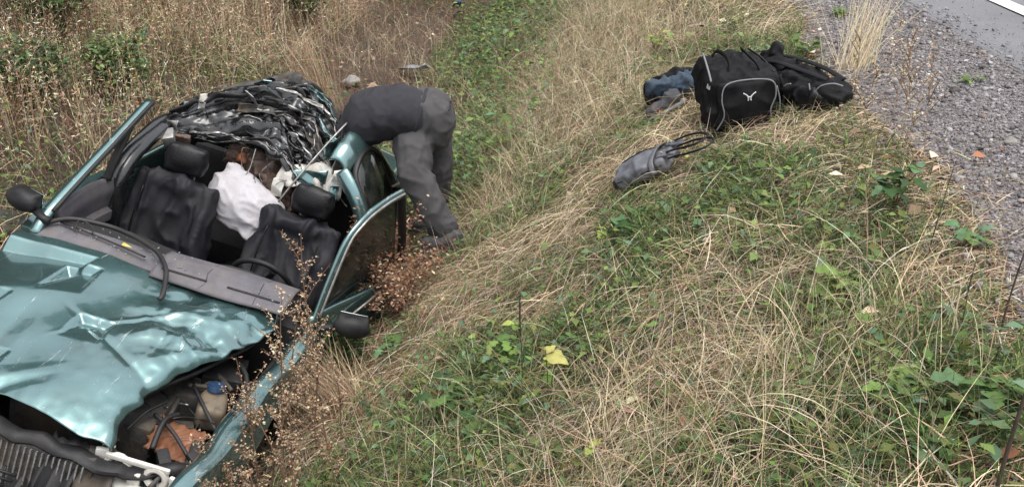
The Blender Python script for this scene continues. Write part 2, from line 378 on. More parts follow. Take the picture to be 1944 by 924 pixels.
# ------------------------------------------------------------------ vegetation generators (stuff)
CARQ = (R(-16.5), R(-4), R(-97)); CARP = Vector((-1.855, 4.80, -1.26))
CARM = np.array(Euler(CARQ).to_matrix()); CARPN = np.array(CARP)
def car_local(x, y, z):
    d = np.stack([x, y, z], -1) - CARPN; return d @ CARM
def in_car(x, y, m=0.):
    p = car_local(x, y, ground(x, y)); return (np.abs(p[..., 1]) < .78 + m) & (p[..., 0] > -1.95 - m) & (p[..., 0] < 1.95 + m)
def bagged(x, y, m=0.):
    k = np.zeros(np.shape(x), bool)
    for bx, by, rx, ry in ((1.14, 4.74, .18, .30), (1.45, 4.66, .2, .12), (1.66, 4.5, .18, .12), (.70, 4.34, .16, .09), (.93, 5.2, .16, .1), (-.42, 5.26, .18, .12), (1.10, 4.44, .2, .09), (.72, 4.2, .15, .06)):
        k |= ((x - bx) / (rx + m)) ** 2 + ((y - by) / (ry + m)) ** 2 < 1
    return k
PAL = dict(pale=(.66, .565, .41), straw=(.53, .425, .275), tan=(.40, .29, .195), brown=(.20, .13, .085), rust=(.23, .105, .06), grey=(.24, .20, .15),
           green=(.115, .172, .06), bright=(.195, .27, .08), dark=(.05, .092, .034), blue=(.125, .20, .11), yellow=(.40, .42, .12), olive=(.16, .16, .055))
def pick(n, names, w, jit=.22, r=None):
    r = r or rng; P = np.array([PAL[k] for k in names]); w = np.array(w, float) / sum(w)
    c = P[r.choice(len(names), n, p=w)]; return np.clip(c * (1 + jit * r.standard_normal((n, 1))) * (1 + .07 * r.standard_normal((n, 3))), .008, .9)
def blades(x, y, L, az, th0, th1, w, seg, col, follow=0., curl=0., r=None, z0=None, tipcol=None, lift=0.):
    r = r or rng; n = len(x); X = [x]; Y = [y]; H = [np.zeros(n) + lift]
    for k in range(seg):
        t = (k + .5) / seg; th = th0 + (th1 - th0) * t; a = az + curl * t; s = L / seg
        X.append(X[-1] + s * np.cos(th) * np.cos(a)); Y.append(Y[-1] + s * np.cos(th) * np.sin(a)); H.append(H[-1] + s * np.sin(th))
    X, Y, H = (np.stack(q, 1) for q in (X, Y, H))
    g0 = (ground(x, y) if z0 is None else z0)[:, None]
    Z = g0 + H if not np.any(follow) else np.maximum(ground(X, Y) + np.maximum(H, .004), 0 * H - 9) * follow + (g0 + H) * (1 - follow)
    P = np.stack([X, Y, Z], -1)
    tw = r.uniform(-1.2, 1.2, n); wd = np.stack([-np.sin(az) * np.cos(tw), np.cos(az) * np.cos(tw), np.sin(tw)], -1)[:, None, :]
    t = np.linspace(0, 1, seg + 1); tp = (1 - t ** 1.6 * .92)[None, :, None]
    hw = (np.asarray(w) * np.ones(n))[:, None, None] * .5
    V = np.stack([P - wd * hw * tp, P + wd * hw * tp], 2).reshape(-1, 3)
    b = (np.arange(n) * 2 * (seg + 1))[:, None] + 2 * np.arange(seg)[None, :]; b = b.ravel()
    Q = np.stack([b, b + 1, b + 3, b + 2], 1)
    C = np.repeat(col[:, None, :], 2 * (seg + 1), 1)
    if tipcol is not None:
        tt = np.repeat(t, 2)[None, :, None]; C = C * (1 - tt) + tipcol[:, None, :] * tt
    return V, Q, C.reshape(-1, 3), P
def leaves(c, az, pitch, L, W, col, r=None):
    r = r or rng; n = len(c); L = np.asarray(L) * np.ones(n); W = np.asarray(W) * np.ones(n)
    f = np.stack([np.cos(az) * np.cos(pitch), np.sin(az) * np.cos(pitch), np.sin(pitch)], -1)
    ro = r.uniform(-.6, .6, n); s0 = np.stack([-np.sin(az), np.cos(az), 0 * az], -1); up = np.cross(f, s0)
    s = s0 * np.cos(ro)[:, None] + up * np.sin(ro)[:, None]; up = np.cross(f, s)
    l, w = L[:, None], W[:, None]
    V = np.stack([c, c + f * l * .45 + s * w * .5 + up * w * .12, c + f * l * .5 - up * w * .06, c + f * l * .45 - s * w * .5 + up * w * .12, c + f * l - up * l * .1], 1).reshape(-1, 3)
    b = np.arange(n) * 5
    Q = np.concatenate([np.stack([b, b + 2, b + 1], 1), np.stack([b, b + 3, b + 2], 1), np.stack([b + 1, b + 2, b + 4], 1), np.stack([b + 2, b + 3, b + 4], 1)])
    return V, Q, np.repeat(col, 5, 0)
def flakes(c, az, pitch, L, W, col):
    f = np.stack([np.cos(az) * np.cos(pitch), np.sin(az) * np.cos(pitch), np.sin(pitch)], -1) * L[:, None]; s = np.stack([-np.sin(az), np.cos(az), .5 * np.sin(3 * az)], -1) * W[:, None] * .5
    V = np.stack([c, c + f * .45 + s, c + f, c + f * .45 - s], 1).reshape(-1, 3); b = np.arange(len(c)) * 4
    return V, np.stack([b, b + 1, b + 2, b + 3], 1), np.repeat(col, 4, 0)
def cat_geo(parts):
    V = []; T = []; Qd = []; C = []; o = 0
    for v, q, c in parts:
        V.append(v); C.append(c); (T if q.shape[1] == 3 else Qd).append(q + o); o += len(v)
    return np.concatenate(V), [np.concatenate(k) for k in (T, Qd) if k], np.concatenate(C)
def stuff(name, parts, mat, label, cat):
    V, Q, C = cat_geo(parts); return tag(link(name, np_mesh(name, V, Q, C), mat), label, cat, kind='stuff')
BLOBS = [  # green patches: x, y, radius, weight
    (.5, 3.76, .22, .9), (.65, 3.55, .3, .6), (1.03, 2.68, .2, 1.), (.02, 3.15, .42, .9), (-.35, 3.2, .4, .8), (-.2, 3.75, .35, .5), (1.55, 5.5, .4, 1.), (1.9, 5.3, .3, .8),
    (.85, 3.95, .3, .7), (1.05, 3.4, .35, .6), (-.6, 3.05, .3, .7), (.85, 1.95, .4, .7), (1.05, 2.05, .3, .8), (.35, 3.3, .3, .6), (1.2, 3.0, .2, .6), (-.3, 2.7, .35, .5),
    (-.42, 7.0, .5, 1.), (-.3, 6.2, .4, .8), (-.35, 8.5, .7, 1.), (-.3, 10.5, 1., 1.), (-.7, 12, 1., .8), (.1, 12.5, .7, .8)]
def green_map(x, y):
    g = 1.1 * (fbm(x * 1.8, y * 1.8, 31) - .5) + 1.6 * (fbm(x * 5.5, y * 5.5, 41) - .5)
    for bx, by, br, bw in BLOBS: g = g + .78 * bw * np.exp(-((x - bx) ** 2 + (y - by) ** 2) / (br * br))
    return g
def soil_patch(x, y):
    u, v = uv_of(x, y); return np.exp(-((u + 2.0) / .55) ** 2 - ((v - 10.8) / 2.6) ** 2) + .5 * (fbm(x * 2, y * 2, 17) - .5)
def scatter(n, u0, u1, v0, v1, vp=1., r=None):
    r = r or rng; v = v0 + (v1 - v0) * r.random(n) ** vp; u = r.uniform(u0, u1, n); x, y = xy_of(u, v)
    near = np.abs(x) < .58 * y + .9          # the view plus a step to either side
    return x[near], y[near]
def keep(m, *a): return [q[m] for q in a]

def build_vegetation():
    # --- matted straw of the verge
    parts = []
    for n, u0, u1, v0, v1, vp in ((82000, -1.5, 1.42, 1.3, 6.2, 1.15), (50000, -.95, 1.6, 6., 15, 1.3)):
        x, y = scatter(n, u0, u1, v0, v1, vp); u, v = uv_of(x, y)
        m = ~in_car(x, y, -.04) & ~bagged(x, y) & (rng.random(len(x)) < np.clip(.74 - .6 * green_map(x, y), .2, 1)) & (u < gedge(v) + .06 * rng.standard_normal(len(x)))
        m &= ~((u < -.75) & (v > 6.5) & (rng.random(len(x)) < .75))
        x, y, u, v = keep(m, x, y, u, v); k = len(x)
        down = np.clip((.7 - u) / .8, 0, 1)
        sw = 2.2 * (fbm(x * 1.3, y * 1.3, 77) - .5)
        az = np.where(rng.random(k) < .10 + .25 * down, math.pi + .5 + 1.5 * sw + .8 * rng.standard_normal(k), rng.uniform(0, 6.28, k))
        L = rng.uniform(.06, .30, k) * (.6 + .8 * fbm(x * 2, y * 2, 55)); th0 = rng.uniform(.05, .8, k); th1 = th0 - rng.uniform(.3, 1.3, k); L = L * np.clip((gedge(v) - u) / .35, .3, 1)
        col = pick(k, ['pale', 'straw', 'tan', 'brown', 'grey', 'olive'], [.24, .3, .2, .1, .08, .08])
        col *= (.55 + .9 * fbm(x * 3.1, y * 3.1, 91))[:, None]
        parts.append(blades(x, y, L, az, th0, th1, rng.uniform(.0014, .0040, k), 4, col, .85, rng.uniform(-.8, .8, k), lift=np.where(rng.random(k) < .3, rng.uniform(0, .05, k), 0.))[:3])
    stuff('dry_grass', parts, 'dry_vegetation', 'matted straw coloured dead grass covering the roadside slope', 'grass')
    # --- green grass
    parts = []
    for n, u0, u1, v0, v1, vp in ((95000, -1.5, 1.35, 1.3, 6.2, 1.15), (60000, -1.7, 1.5, 6., 15, 1.25)):
        x, y = scatter(n, u0, u1, v0, v1, vp); u, v = uv_of(x, y); g = green_map(x, y)
        m = ~in_car(x, y, .0) & ~bagged(x, y) & (rng.random(len(x)) < np.clip(.24 + .75 * g, .08, .9)) & (u < gedge(v) - .03)
        x, y, g = keep(m, x, y, g); k = len(x)
        L = rng.uniform(.04, .16, k) * (.8 + .4 * np.clip(g, 0, 1)); th0 = rng.uniform(.5, 1.5, k); th1 = th0 - rng.uniform(.2, 1.5, k)
        col = pick(k, ['green', 'bright', 'dark', 'blue', 'olive', 'straw'], [.34, .2, .16, .12, .12, .06])
        parts.append(blades(x, y, L, rng.uniform(0, 6.28, k), th0, th1, rng.uniform(.0028, .0068, k), 3, col, .0, rng.uniform(-.6, .6, k))[:3])
    stuff('green_grass', parts, 'vegetation', 'short green grass growing through the straw on the roadside slope', 'grass')
    # --- longer mixed grass standing above the mat
    parts = []
    for n, cx, cy, rx, ry, hl in ((1300, .75, 2.25, .5, .45, .33), (450, .1, 2.6, .6, .4, .28), (350, .45, 3.0, .6, .4, .22), (300, -.35, 3.1, .4, .4, .26),
                                  (3200, .9, 7.8, .8, 1.8, .42), (2200, .3, 6.8, .6, 1.2, .36), (900, -.1, 5.6, .35, .6, .3), (1500, -.5, 8.5, .5, 1.6, .48), (1200, -.35, 6.9, .35, .8, .4), (900, -.4, 11.5, .8, 1.6, .5), (700, -1.6, 11., .6, 1.8, .45), (1500, 1.3, 10.5, 1., 2., .5), (700, .9, 5.6, .6, .5, .26)):
        x = cx + rx * rng.standard_normal(n) * .6; y = cy + ry * rng.standard_normal(n) * .6; u, v = uv_of(x, y)
        m = ~in_car(x, y, .05) & ~bagged(x, y, .05) & (u < gedge(v) - .16) & (y > 1.5); x, y = keep(m, x, y); k = len(x)
        L = rng.uniform(.5, 1.15, k) * hl; th0 = rng.uniform(.9, 1.55, k); th1 = th0 - rng.uniform(.2, 1.6, k)
        col = pick(k, ['pale', 'straw', 'tan', 'olive', 'green', 'grey'], [.28, .27, .15, .12, .12, .06])
        parts.append(blades(x, y, L, rng.uniform(0, 6.28, k), th0, th1, rng.uniform(.0016, .0034, k), 5, col, .0, rng.uniform(-.5, .5, k))[:3])
    stuff('tall_verge_grass', parts, 'dry_vegetation', 'longer thin bleached grass standing above the matted slope', 'grass')
    # --- tall dry grass of the far bank, with seed heads
    n = 40000; x, y = scatter(n, -9.5, -2.2, 2.6, 15, .95); u, v = uv_of(x, y)
    clump = fbm(x * .9, y * .9, 63)
    m = ~in_car(x, y, .25) & (soil_patch(x, y) < .34) & (rng.random(len(x)) < np.clip(2.2 * clump - .35, .12, 1)) & ((u < -3.0 - .8 * np.clip((7.2 - v) / 2, 0, 1) + .3 * rng.standard_normal(len(x))) | ((v > 8) & (u < -2.2) & (fbm(x * 1.2, y * 1.2, 88) > .60)))
    x, y, u = keep(m, x, y, u); k = len(x)
    L = rng.uniform(.35, .95, k) * (.6 + .7 * fbm(x * .8, y * .8, 66)); th0 = rng.uniform(1.2, 1.75, k); th1 = th0 - rng.uniform(-.1, .7, k)
    col = pick(k, ['pale', 'straw', 'tan', 'brown', 'rust', 'grey'], [.08, .28, .36, .1, .13, .05]); az = rng.uniform(0, 6.28, k)
    V, Q, C, P = blades(x, y, L, az, th0, th1, rng.uniform(.003, .006, k), 4, col, 0., 0.)
    ns = 10; t = rng.uniform(.4, 1, (k, ns)) * 4; i0 = np.minimum(t.astype(int), 3); f = (t - i0)[..., None]; ar = np.arange(k)[:, None]
    sp = (P[ar, i0] * (1 - f) + P[ar, i0 + 1] * f).reshape(-1, 3); kk = len(sp)
    sc = np.clip(np.repeat(col, ns, 0) * rng.uniform(.8, 1.35, (kk, 1)), 0, .8)
    s1 = flakes(sp, rng.uniform(0, 6.28, kk), rng.uniform(-.2, 1.3, kk), rng.uniform(.014, .045, kk), rng.uniform(.005, .011, kk), sc)
    # basal dry leaves
    xb, yb = scatter(52000, -9.5, -2.7, 2.6, 15, .95); ub, vb = uv_of(xb, yb)
    m = ~in_car(xb, yb, .1) & (soil_patch(xb, yb) < .34) & (ub < -2.5) & (rng.random(len(xb)) < np.clip(1.8 * fbm(xb, yb, 64) - .1, .25, 1)); xb, yb = keep(m, xb, yb); kb = len(xb)
    th = rng.uniform(.4, 1.45, kb)
    b2 = blades(xb, yb, rng.uniform(.15, .55, kb), rng.uniform(0, 6.28, kb), th, th - rng.uniform(.3, 1.5, kb), rng.uniform(.003, .007, kb), 4,
                pick(kb, ['pale', 'straw', 'tan', 'brown', 'olive', 'grey'], [.18, .28, .26, .08, .14, .06]), 0., 0.)[:3]
    stuff('bank_grass', [(V, Q, C), s1, b2], 'dry_vegetation', 'tall reddish brown dry grass with seed heads on the bank beyond the car', 'grass')
    # --- leafy ground cover: left bank, ditch beyond the wreck, patches in the verge
    parts = []
    def cover(n, u0, u1, v0, v1, dens, hmax, l0, l1, names, w, vp=1.):
        x, y = scatter(n, u0, u1, v0, v1, vp); u, v = uv_of(x, y); m = ~in_car(x, y, .02) & ~bagged(x, y, .03) & (rng.random(len(x)) < dens(x, y, u, v)) & (soil_patch(x, y) < .34); x, y = keep(m, x, y); k = len(x)
        h = rng.random(k) ** 1.3 * hmax * (.3 + 1.2 * fbm(x * 2.3, y * 2.3, 13)); c = np.stack([x, y, ground(x, y) + h], -1)
        L = rng.uniform(l0, l1, k); parts.append(leaves(c, rng.uniform(0, 6.28, k), rng.uniform(-.6, .5, k), L, L * rng.uniform(.4, .75, k), pick(k, names, w)))
    cover(20000, -4.4, -2.6, 2.6, 9, lambda x, y, u, v: np.clip(2.4 * fbm(x * 1.4, y * 1.4, 71) - .75, 0, 1), .25, .02, .055, ['green', 'bright', 'dark', 'olive', 'blue'], [.3, .25, .15, .15, .15])
    cover(34000, -10, -3.2, 3, 15, lambda x, y, u, v: np.clip(4. * fbm(x * 1.1, y * 1.1, 72) - 1.65, 0, 1), .65, .02, .06, ['green', 'bright', 'dark', 'olive', 'blue'], [.3, .12, .25, .15, .18])
    cover(20000, -1.7, -.1, 6.1, 15, lambda x, y, u, v: np.clip(1. - 1.1 * np.abs(u + .95), 0, 1) * np.clip(4.6 * fbm(x * 1.9, y * 1.9, 73) - 1.7, .04, 1), .42, .025, .085, ['green', 'bright', 'dark', 'blue'], [.35, .28, .17, .2], 1.1)
    cover(8000, -1.15, -.5, 5.75, 8.0, lambda x, y, u, v: np.clip(.9 - 2.5 * np.abs(u + .85), 0, 1), .3, .02, .06, ['green', 'bright', 'dark', 'blue'], [.35, .25, .2, .2])
    cover(31000, -1.3, 1.15, 1.5, 6.5, lambda x, y, u, v: np.clip(1.3 * green_map(x, y) - .05, .04, .95), .11, .016, .055, ['green', 'bright', 'dark', 'blue', 'olive'], [.34, .24, .08, .22, .12])
    cover(9000, -3.0, -1.2, 6.4, 15, lambda x, y, u, v: np.clip(4.5 * fbm(x * 1.3, y * 1.3, 79) - 2.1, 0, 1), .3, .02, .06, ['green', 'dark', 'olive', 'blue'], [.3, .3, .2, .2])
    stuff('ground_cover', parts, 'vegetation', 'small leafed green weeds and nettles covering the ditch and banks', 'weeds')
    # --- fallen leaves and brown litter
    parts = []
    x, y = scatter(2600, -2.6, 1.7, 1.4, 13, 1.); u, v = uv_of(x, y); m = ~in_car(x, y) & (rng.random(len(x)) < np.clip(.25 + .5 * (np.abs(u - 1.1) < .3) + .6 * (u < -.8), 0, 1)); x, y = keep(m, x, y); k = len(x)
    L = rng.uniform(.02, .065, k)
    parts.append(leaves(np.stack([x, y, ground(x, y) + rng.uniform(.012, .06, k)], -1), rng.uniform(0, 6.28, k), rng.uniform(-.3, .3, k), L, L * rng.uniform(.4, .8, k), pick(k, ['pale', 'tan', 'brown', 'rust', 'yellow'], [.2, .3, .25, .17, .08])))
    stuff('fallen_leaves', parts, 'dry_vegetation', 'small brown fallen leaves scattered over the slope and ditch', 'leaves')
    # --- broken soil and trampled straw along the ditch and beside the wreck
    x, y = scatter(34000, -3.0, -.4, 2.2, 15, 1.); u, v = uv_of(x, y)
    m = ~in_car(x, y, -.02) & (rng.random(len(x)) < np.where(v < 6.3, .9, np.where(soil_patch(x, y) > .34, .4, .8))); x, y, u = keep(m, x, y, u); k = len(x); th = rng.uniform(.05, 1.2, k)
    b = blades(x, y, rng.uniform(.06, .3, k), rng.uniform(0, 6.28, k), th, th - rng.uniform(.2, 1.2, k), rng.uniform(.002, .005, k), 4, pick(k, ['tan', 'brown', 'rust', 'grey'], [.2, .4, .3, .1]) * .85, .6, 0.)[:3]
    vv = 1.4 + 9 * rng.random(15000) ** 1.3; uu = gedge(vv) - .10 + .13 * rng.standard_normal(len(vv)); x, y = xy_of(uu, vv); k = len(x); th = rng.uniform(.02, .5, k)
    b2 = blades(x, y, rng.uniform(.03, .16, k), rng.uniform(0, 6.28, k), th, th - rng.uniform(.1, .7, k), rng.uniform(.0018, .0045, k), 3, pick(k, ['tan', 'brown', 'straw', 'grey', 'pale'], [.3, .25, .25, .1, .1]), .8, 0.)[:3]
    stuff('brown_litter', [b, b2], 'dry_vegetation', 'brown trampled stalks and litter along the ditch beside the wreck', 'litter')
    # --- gravel chips
    n = 84000; v = 1.3 + 12.7 * rng.random(n) ** 1.5; g = gedge(v); u = g - .22 + (2.21 - g + .22) * rng.random(n) ** .9
    m = (u > g) | (rng.random(n) < .25); u, v = keep(m, u, v); ve = 1.3 + 12 * rng.random(2600); u = np.concatenate([u, 2.2 + rng.exponential(.13, 2600)]); v = np.concatenate([v, ve]); x, y = xy_of(u, v); m = np.abs(x) < .58 * y + .9; x, y, u = keep(m, x, y, u); n = len(x)
    cube = np.array([[a, b, c] for a in (-1, 1) for b in (-1, 1) for c in (-1, 1)], float) * .5
    s = np.exp(rng.normal(math.log(.0062), .5, n)); S = s[:, None] * rng.uniform(.55, 1.35, (n, 3)); S[:, 2] *= .75
    V = cube[None] * S[:, None, :] * rng.uniform(.45, 1.15, (n, 8, 1)) + .12 * s[:, None, None] * rng.standard_normal((n, 8, 3))
    a = rng.uniform(0, 6.28, n); ca, sa = np.cos(a)[:, None], np.sin(a)[:, None]; X = V[..., 0] * ca - V[..., 1] * sa; Y = V[..., 0] * sa + V[..., 1] * ca
    zz = np.where(u > 2.2, .505 + .02 * np.clip((u - 2.26) / 1, 0, 1), ground(x, y) + .006); V = np.stack([X + x[:, None], Y + y[:, None], V[..., 2] + (zz + S[:, 2] * .3)[:, None]], -1).reshape(-1, 3)
    fc = np.array([[0, 1, 3, 2], [4, 6, 7, 5], [0, 4, 5, 1], [2, 3, 7, 6], [0, 2, 6, 4], [1, 5, 7, 3]]); Q = (np.arange(n)[:, None, None] * 8 + fc[None]).reshape(-1, 4)
    base = np.array([(.145, .134, .137), (.215, .20, .203), (.28, .262, .265), (.38, .36, .363), (.28, .235, .21)]); col = base[rng.choice(5, n, p=[.24, .34, .24, .1, .08])] * (1 + .12 * rng.standard_normal((n, 1)))
    stuff('gravel', [(V, Q, np.repeat(np.clip(col, .02, .8), 8, 0))], 'stone_chips', 'loose grey crushed stone chips of the road shoulder', 'gravel')
build_vegetation()
# ------------------------------------------------------------------ the wrecked car (x forward, y to its left, z up)
car = tag(empty('wrecked_car', CARP, CARQ), 'wrecked dark teal car with crushed roof lying in the roadside ditch', 'car')
def build_car():
    A = np.array
    # ---- bonnet: buckled sheet with hard creases
    rear = [(.66, -.76, .80), (.66, -.55, .825), (.665, -.30, .83), (.70, -.02, .83), (.67, .30, .825), (.64, .60, .80)]
    front = [(1.56, -.76, .62), (1.62, -.50, .64), (1.66, -.25, .655), (1.70, 0, .665), (1.735, .20, .665), (1.72, .33, .66)]
    left = A([(.64, .60), (.78, .585), (.90, .55), (1.05, .485), (1.17, .43), (1.30, .36), (1.44, .305), (1.58, .30), (1.72, .33)])
    def hood(s, t):
        a = interp_pts(rear, t); b = interp_pts(front, t); P = a * (1 - s[:, None]) + b * s[:, None]
        # pull the left edge to the torn outline
        lx = np.interp(s, np.linspace(0, 1, 9), left[:, 0]); ly = np.interp(s, np.linspace(0, 1, 9), left[:, 1])
        w = t ** 2.2; y0 = interp_pts(rear, t * 0 + 1)[:, 1] * (1 - s) + .33 * s
        P[:, 1] += (ly - y0) * w; P[:, 0] += (lx - (.64 * (1 - s) + 1.72 * s)) * w
        x, y = P[:, 0], P[:, 1]; z = P[:, 2] + .035 * np.sin(np.pi * s) * (1 - .5 * t)
        # dents: inverted pyramids cut out of the sheet, so that they end in straight creases
        def dent(*pl): return np.minimum(0, np.maximum.reduce(pl))
        z += dent(-(1.15 - .45 * (y + .6) - x) * .135, -(x - .725) * 1.1, -(-.31 - .3 * (x - .75) - y) * 1.2)
        z += dent(-(1.06 - .4 * (y + .36) - x) * .19, -(x - .80) * 1.4, -(y + .42) * 1.2, -(-.24 - y) * 1.)
        z += dent(-(1.46 - x) * .215, -(x - 1.13) * 1.3, -(y + .70 + .25 * (x - 1.2)) * 1.2, -(-.49 - .2 * (x - 1.2) - y) * 1.2)
        z += dent(-(1.30 - x) * .23, -(x - 1.13) * 1.3, -(y + .16) * 1., -(.01 - y) * 1.)
        z += dent(-(1.62 - x) * .24, -(x - 1.45) * 1.2, -(y + .51) * 1., -(-.27 - y) * 1.)
        # long soft folds, hard crumpling at the left corner and along the nose
        q = np.clip((t - .55) * 3, 0, 1) * np.clip(1.25 - s * 1.1, 0, 1)
        z += .012 * np.sin((x * .55 + y * .9) * 9) * t + .007 * (fold(-x * .8 + y * .7 + .07, .33) - .5) * np.clip(t * 1.4 - .3, 0, 1)
        rc = random.Random(12)
        for k in range(26):   # single random creases, crowded at the left corner
            an = rc.uniform(0, 3.14); cx, cy = rc.uniform(.68, 1.25), rc.uniform(.0, .6); d_ = (x - cx) * math.cos(an) + (y - cy) * math.sin(an); e_ = -(x - cx) * math.sin(an) + (y - cy) * math.cos(an)
            z += rc.choice((-1, 1)) * rc.uniform(.014, .034) * np.clip(1 - np.abs(d_) / rc.uniform(.05, .12), 0, 1) * np.clip(1.3 - np.abs(e_) / rc.uniform(.08, .2), 0, 1) * q
        for k in range(6):
            an = rc.uniform(0, 3.14); cx, cy = rc.uniform(1.05, 1.62), rc.uniform(-.4, .3); d_ = (x - cx) * math.cos(an) + (y - cy) * math.sin(an); e_ = -(x - cx) * math.sin(an) + (y - cy) * math.cos(an)
            z += rc.choice((-1, 1)) * rc.uniform(.003, .009) * np.clip(1 - np.abs(d_) / rc.uniform(.03, .09), 0, 1) * np.clip(1.3 - np.abs(e_) / rc.uniform(.1, .25), 0, 1)
        nn = A([mnoise.noise(Vector((a_ * 5, b_ * 5, 3.3))) for a_, b_ in zip(x, y)]); n2 = A([mnoise.noise(Vector((a_ * 22, b_ * 22, 8.1))) for a_, b_ in zip(x, y)])
        z += .007 * nn + .005 * n2 * np.clip(q + np.clip((s - .82) * 4, 0, 1) * .6, 0, 1)
        cr = np.exp(-((x - 1.18 - .55 * (y + .1)) / .02) ** 2) * np.clip(1 - np.abs(y - .08) * 2.6, 0, 1); z -= .010 * cr
        cr = np.exp(-((x - 1.02 + .95 * (y - .1)) / .016) ** 2) * np.clip(1 - np.abs(y - .1) * 3, 0, 1); z += .007 * cr
        jg = A([mnoise.noise(Vector((a_ * 14, 2.7, 1.1))) for a_ in x]); P[:, 1] += .03 * jg * np.clip((t - .85) * 6.6, 0, 1); jf = A([mnoise.noise(Vector((b_ * 12, 5.7, 4.1))) for b_ in y]); P[:, 0] += .008 * jf * np.clip((s - .9) * 10, 0, 1)
        e = np.clip((s - .9) * 10, 0, 1); z -= (.012 + .004 * jf) * e * e; P[:, 2] = z - .03 * np.clip((t - .93) * 14, 0, 1) ** 2
        return P
    o = sheet('bonnet', hood, 150, 150, 'teal_paint', car, .005, True)
    # under-frame of the bonnet edge
    ed = [(p[0] - .02, p[1] - .02, z) for p, z in zip(left, np.linspace(.745, .615, 9))]
    tube('bonnet_lip', ed[1:], .011, 'black_plastic', o, 6, k=3)
    # ---- wings
    def wing(sgn):
        def f(s, t):
            x = .60 + 1.32 * s; prof = interp_pts([(0, .655, .66), (0, .665, .715), (0, .70, .745), (0, .752, .73), (0, .785, .64), (0, .80, .50), (0, .79, .36), (0, .76, .24)], t)
            arch = np.clip(1 - ((x - 1.16) / .33) ** 2, 0, 1) ** .5
            zlow = .24 + arch * .36; z = prof[:, 2]; z = np.where(t > .55, .64 + (z - .64) * (.66 - zlow) / .42, z)
            drop = -.03 - .05 * s; y = prof[:, 1] + .012 * np.sin(9 * s + 3 * t) - .05 * s * s
            return np.stack([x, sgn * y, z + drop + .008 * np.sin(23 * s)], -1)
        return f
    sheet('wing', wing(1), 60, 24, 'teal_paint_scraped', car, .008, True, R(40)); sheet('wing', wing(-1), 60, 24, 'teal_paint_scraped', car, .008, True, R(40))
    # ---- front end: cross member, radiator, lattice grille, bumper remains
    def slam(s, t):
        P = interp_pts([(1.55, -.72, .55), (1.67, -.40, .57), (1.735, -.1, .565), (1.75, .15, .55), (1.72, .42, .53), (1.60, .66, .55)], s); a_ = t * 2 * np.pi
        P[:, 0] += .04 * np.cos(a_) + .012 * np.sin(19 * s); P[:, 2] += .022 * np.sin(a_) + .02 * (fold(s, .13) - .5); P += (.016 * n3(P, 12., 3.))[:, None]; return P
    sheet('slam_panel', slam, 60, 14, 'black_plastic', car, .0, True, R(35))
    for k in range(9):
        y = -.62 + .13 * k; sheet('broken_trim', (lambda y, k: lambda s, t: np.stack([1.70 - .25 * (y + .05) ** 2 + .17 * s + .02 * np.sin(7 * t + k), y + .15 * (t - .5) + .03 * s * math.sin(k * 2.1), .53 - .16 * s - .05 * math.sin(k * 1.7) + .02 * fold(t + .1 * k, .3)], -1))(y, k), 8, 8, ('black_plastic', 'engine_metal', 'rubber')[k % 3], car, .006, True, R(30))
    rad = box('radiator', (1.78, -.04, .39), (.045, .66, .34), 'engine_metal', car, (0, R(-12), R(3)), .006)
    for k in range(26):
        bm = bmesh.new(); box_bm(bm, (1.809 - .0, -.34 + .024 * k, .39), (.012, .006, .30), (0, R(-12), 0)); link('radiator_fin', bm_mesh('fin', bm, False), 'bare_metal', rad)
    g = empty('grille', (0, 0, 0)); g.parent = car
    gm = bpy.data.meshes.new('grille_bar')
    for k in range(9):
        tube('grille_bar', [(1.93 - .03 * (k / 8), -.52, .33 + .028 * k), (1.985 - .03 * (k / 8), -.2, .33 + .028 * k), (1.98 - .03 * (k / 8), .06 + .03 * math.sin(k), .325 + .028 * k)], .0065, 'black_plastic', g, 5, k=3)
    for k in range(13):
        y = -.50 + .045 * k; tube('grille_bar', [(1.985 - abs(y + .1) * .12, y, .32), (1.955 - abs(y + .1) * .12, y, .565)], .006, 'black_plastic', g, 5)
    def bump(s, t):
        y = -.80 + 1.5 * s; x = 2.0 - .42 * np.abs(y + .08) ** 2.1 + .05 * np.sin(t * np.pi) + .03 * np.sin(13 * s); z = .18 + .17 * t + .02 * np.sin(8 * s)
        return np.stack([x, y, z], -1)
    sheet('bumper', bump, 50, 12, 'black_plastic', car, .01, True)
    # white lamp carrier, torn loose
    def carrier():
        bm = bmesh.new()
        P = [(1.60, .27, .53), (1.70, .30, .49), (1.735, .42, .47), (1.735, .55, .475), (1.68, .66, .50)]
        tube_bm(bm, spline(P, 4), .026, 8, .45)
        for y0, r in ((.36, .045), (.52, .04)):
            tube_bm(bm, [(1.70 + .0 * a, y0 + r * math.cos(a), .53 + r * math.sin(a)) for a in np.linspace(0, 2 * math.pi, 15)[:-1]], .015, 7, closed=True)
        box_bm(bm, (1.72, .44, .505), (.02, .05, .07), (0, .2, .1), .006); box_bm(bm, (1.70, .605, .525), (.018, .06, .07), (0, .2, -.2), .006); box_bm(bm, (1.69, .285, .54), (.02, .05, .09), (0, .2, .3), .006)
        box_bm(bm, (1.705, .44, .575), (.018, .26, .022), (0, .1, .05), .005)
        return link('lamp_carrier', bm_mesh('lamp_carrier', bm, True, R(40)), 'white_plastic', car)
    carrier()
    # ---- engine bay
    bm = bmesh.new()
    box_bm(bm, (1.18, .05, .40), (.55, .62, .30), (0, .05, .05), .03); box_bm(bm, (1.25, -.1, .56), (.36, .34, .09), (0, .08, .1), .02); box_bm(bm, (1.05, .40, .46), (.2, .2, .2), (0, 0, .3), .02)
    for k in range(5): tube_bm(bm, [(1.15 + .05 * k, .18, .55), (1.2 + .05 * k, .32, .50), (1.22 + .05 * k, .36, .38)], .016, 7)
    link('engine', bm_mesh('engine', bm, True, R(35)), 'engine_metal', car)
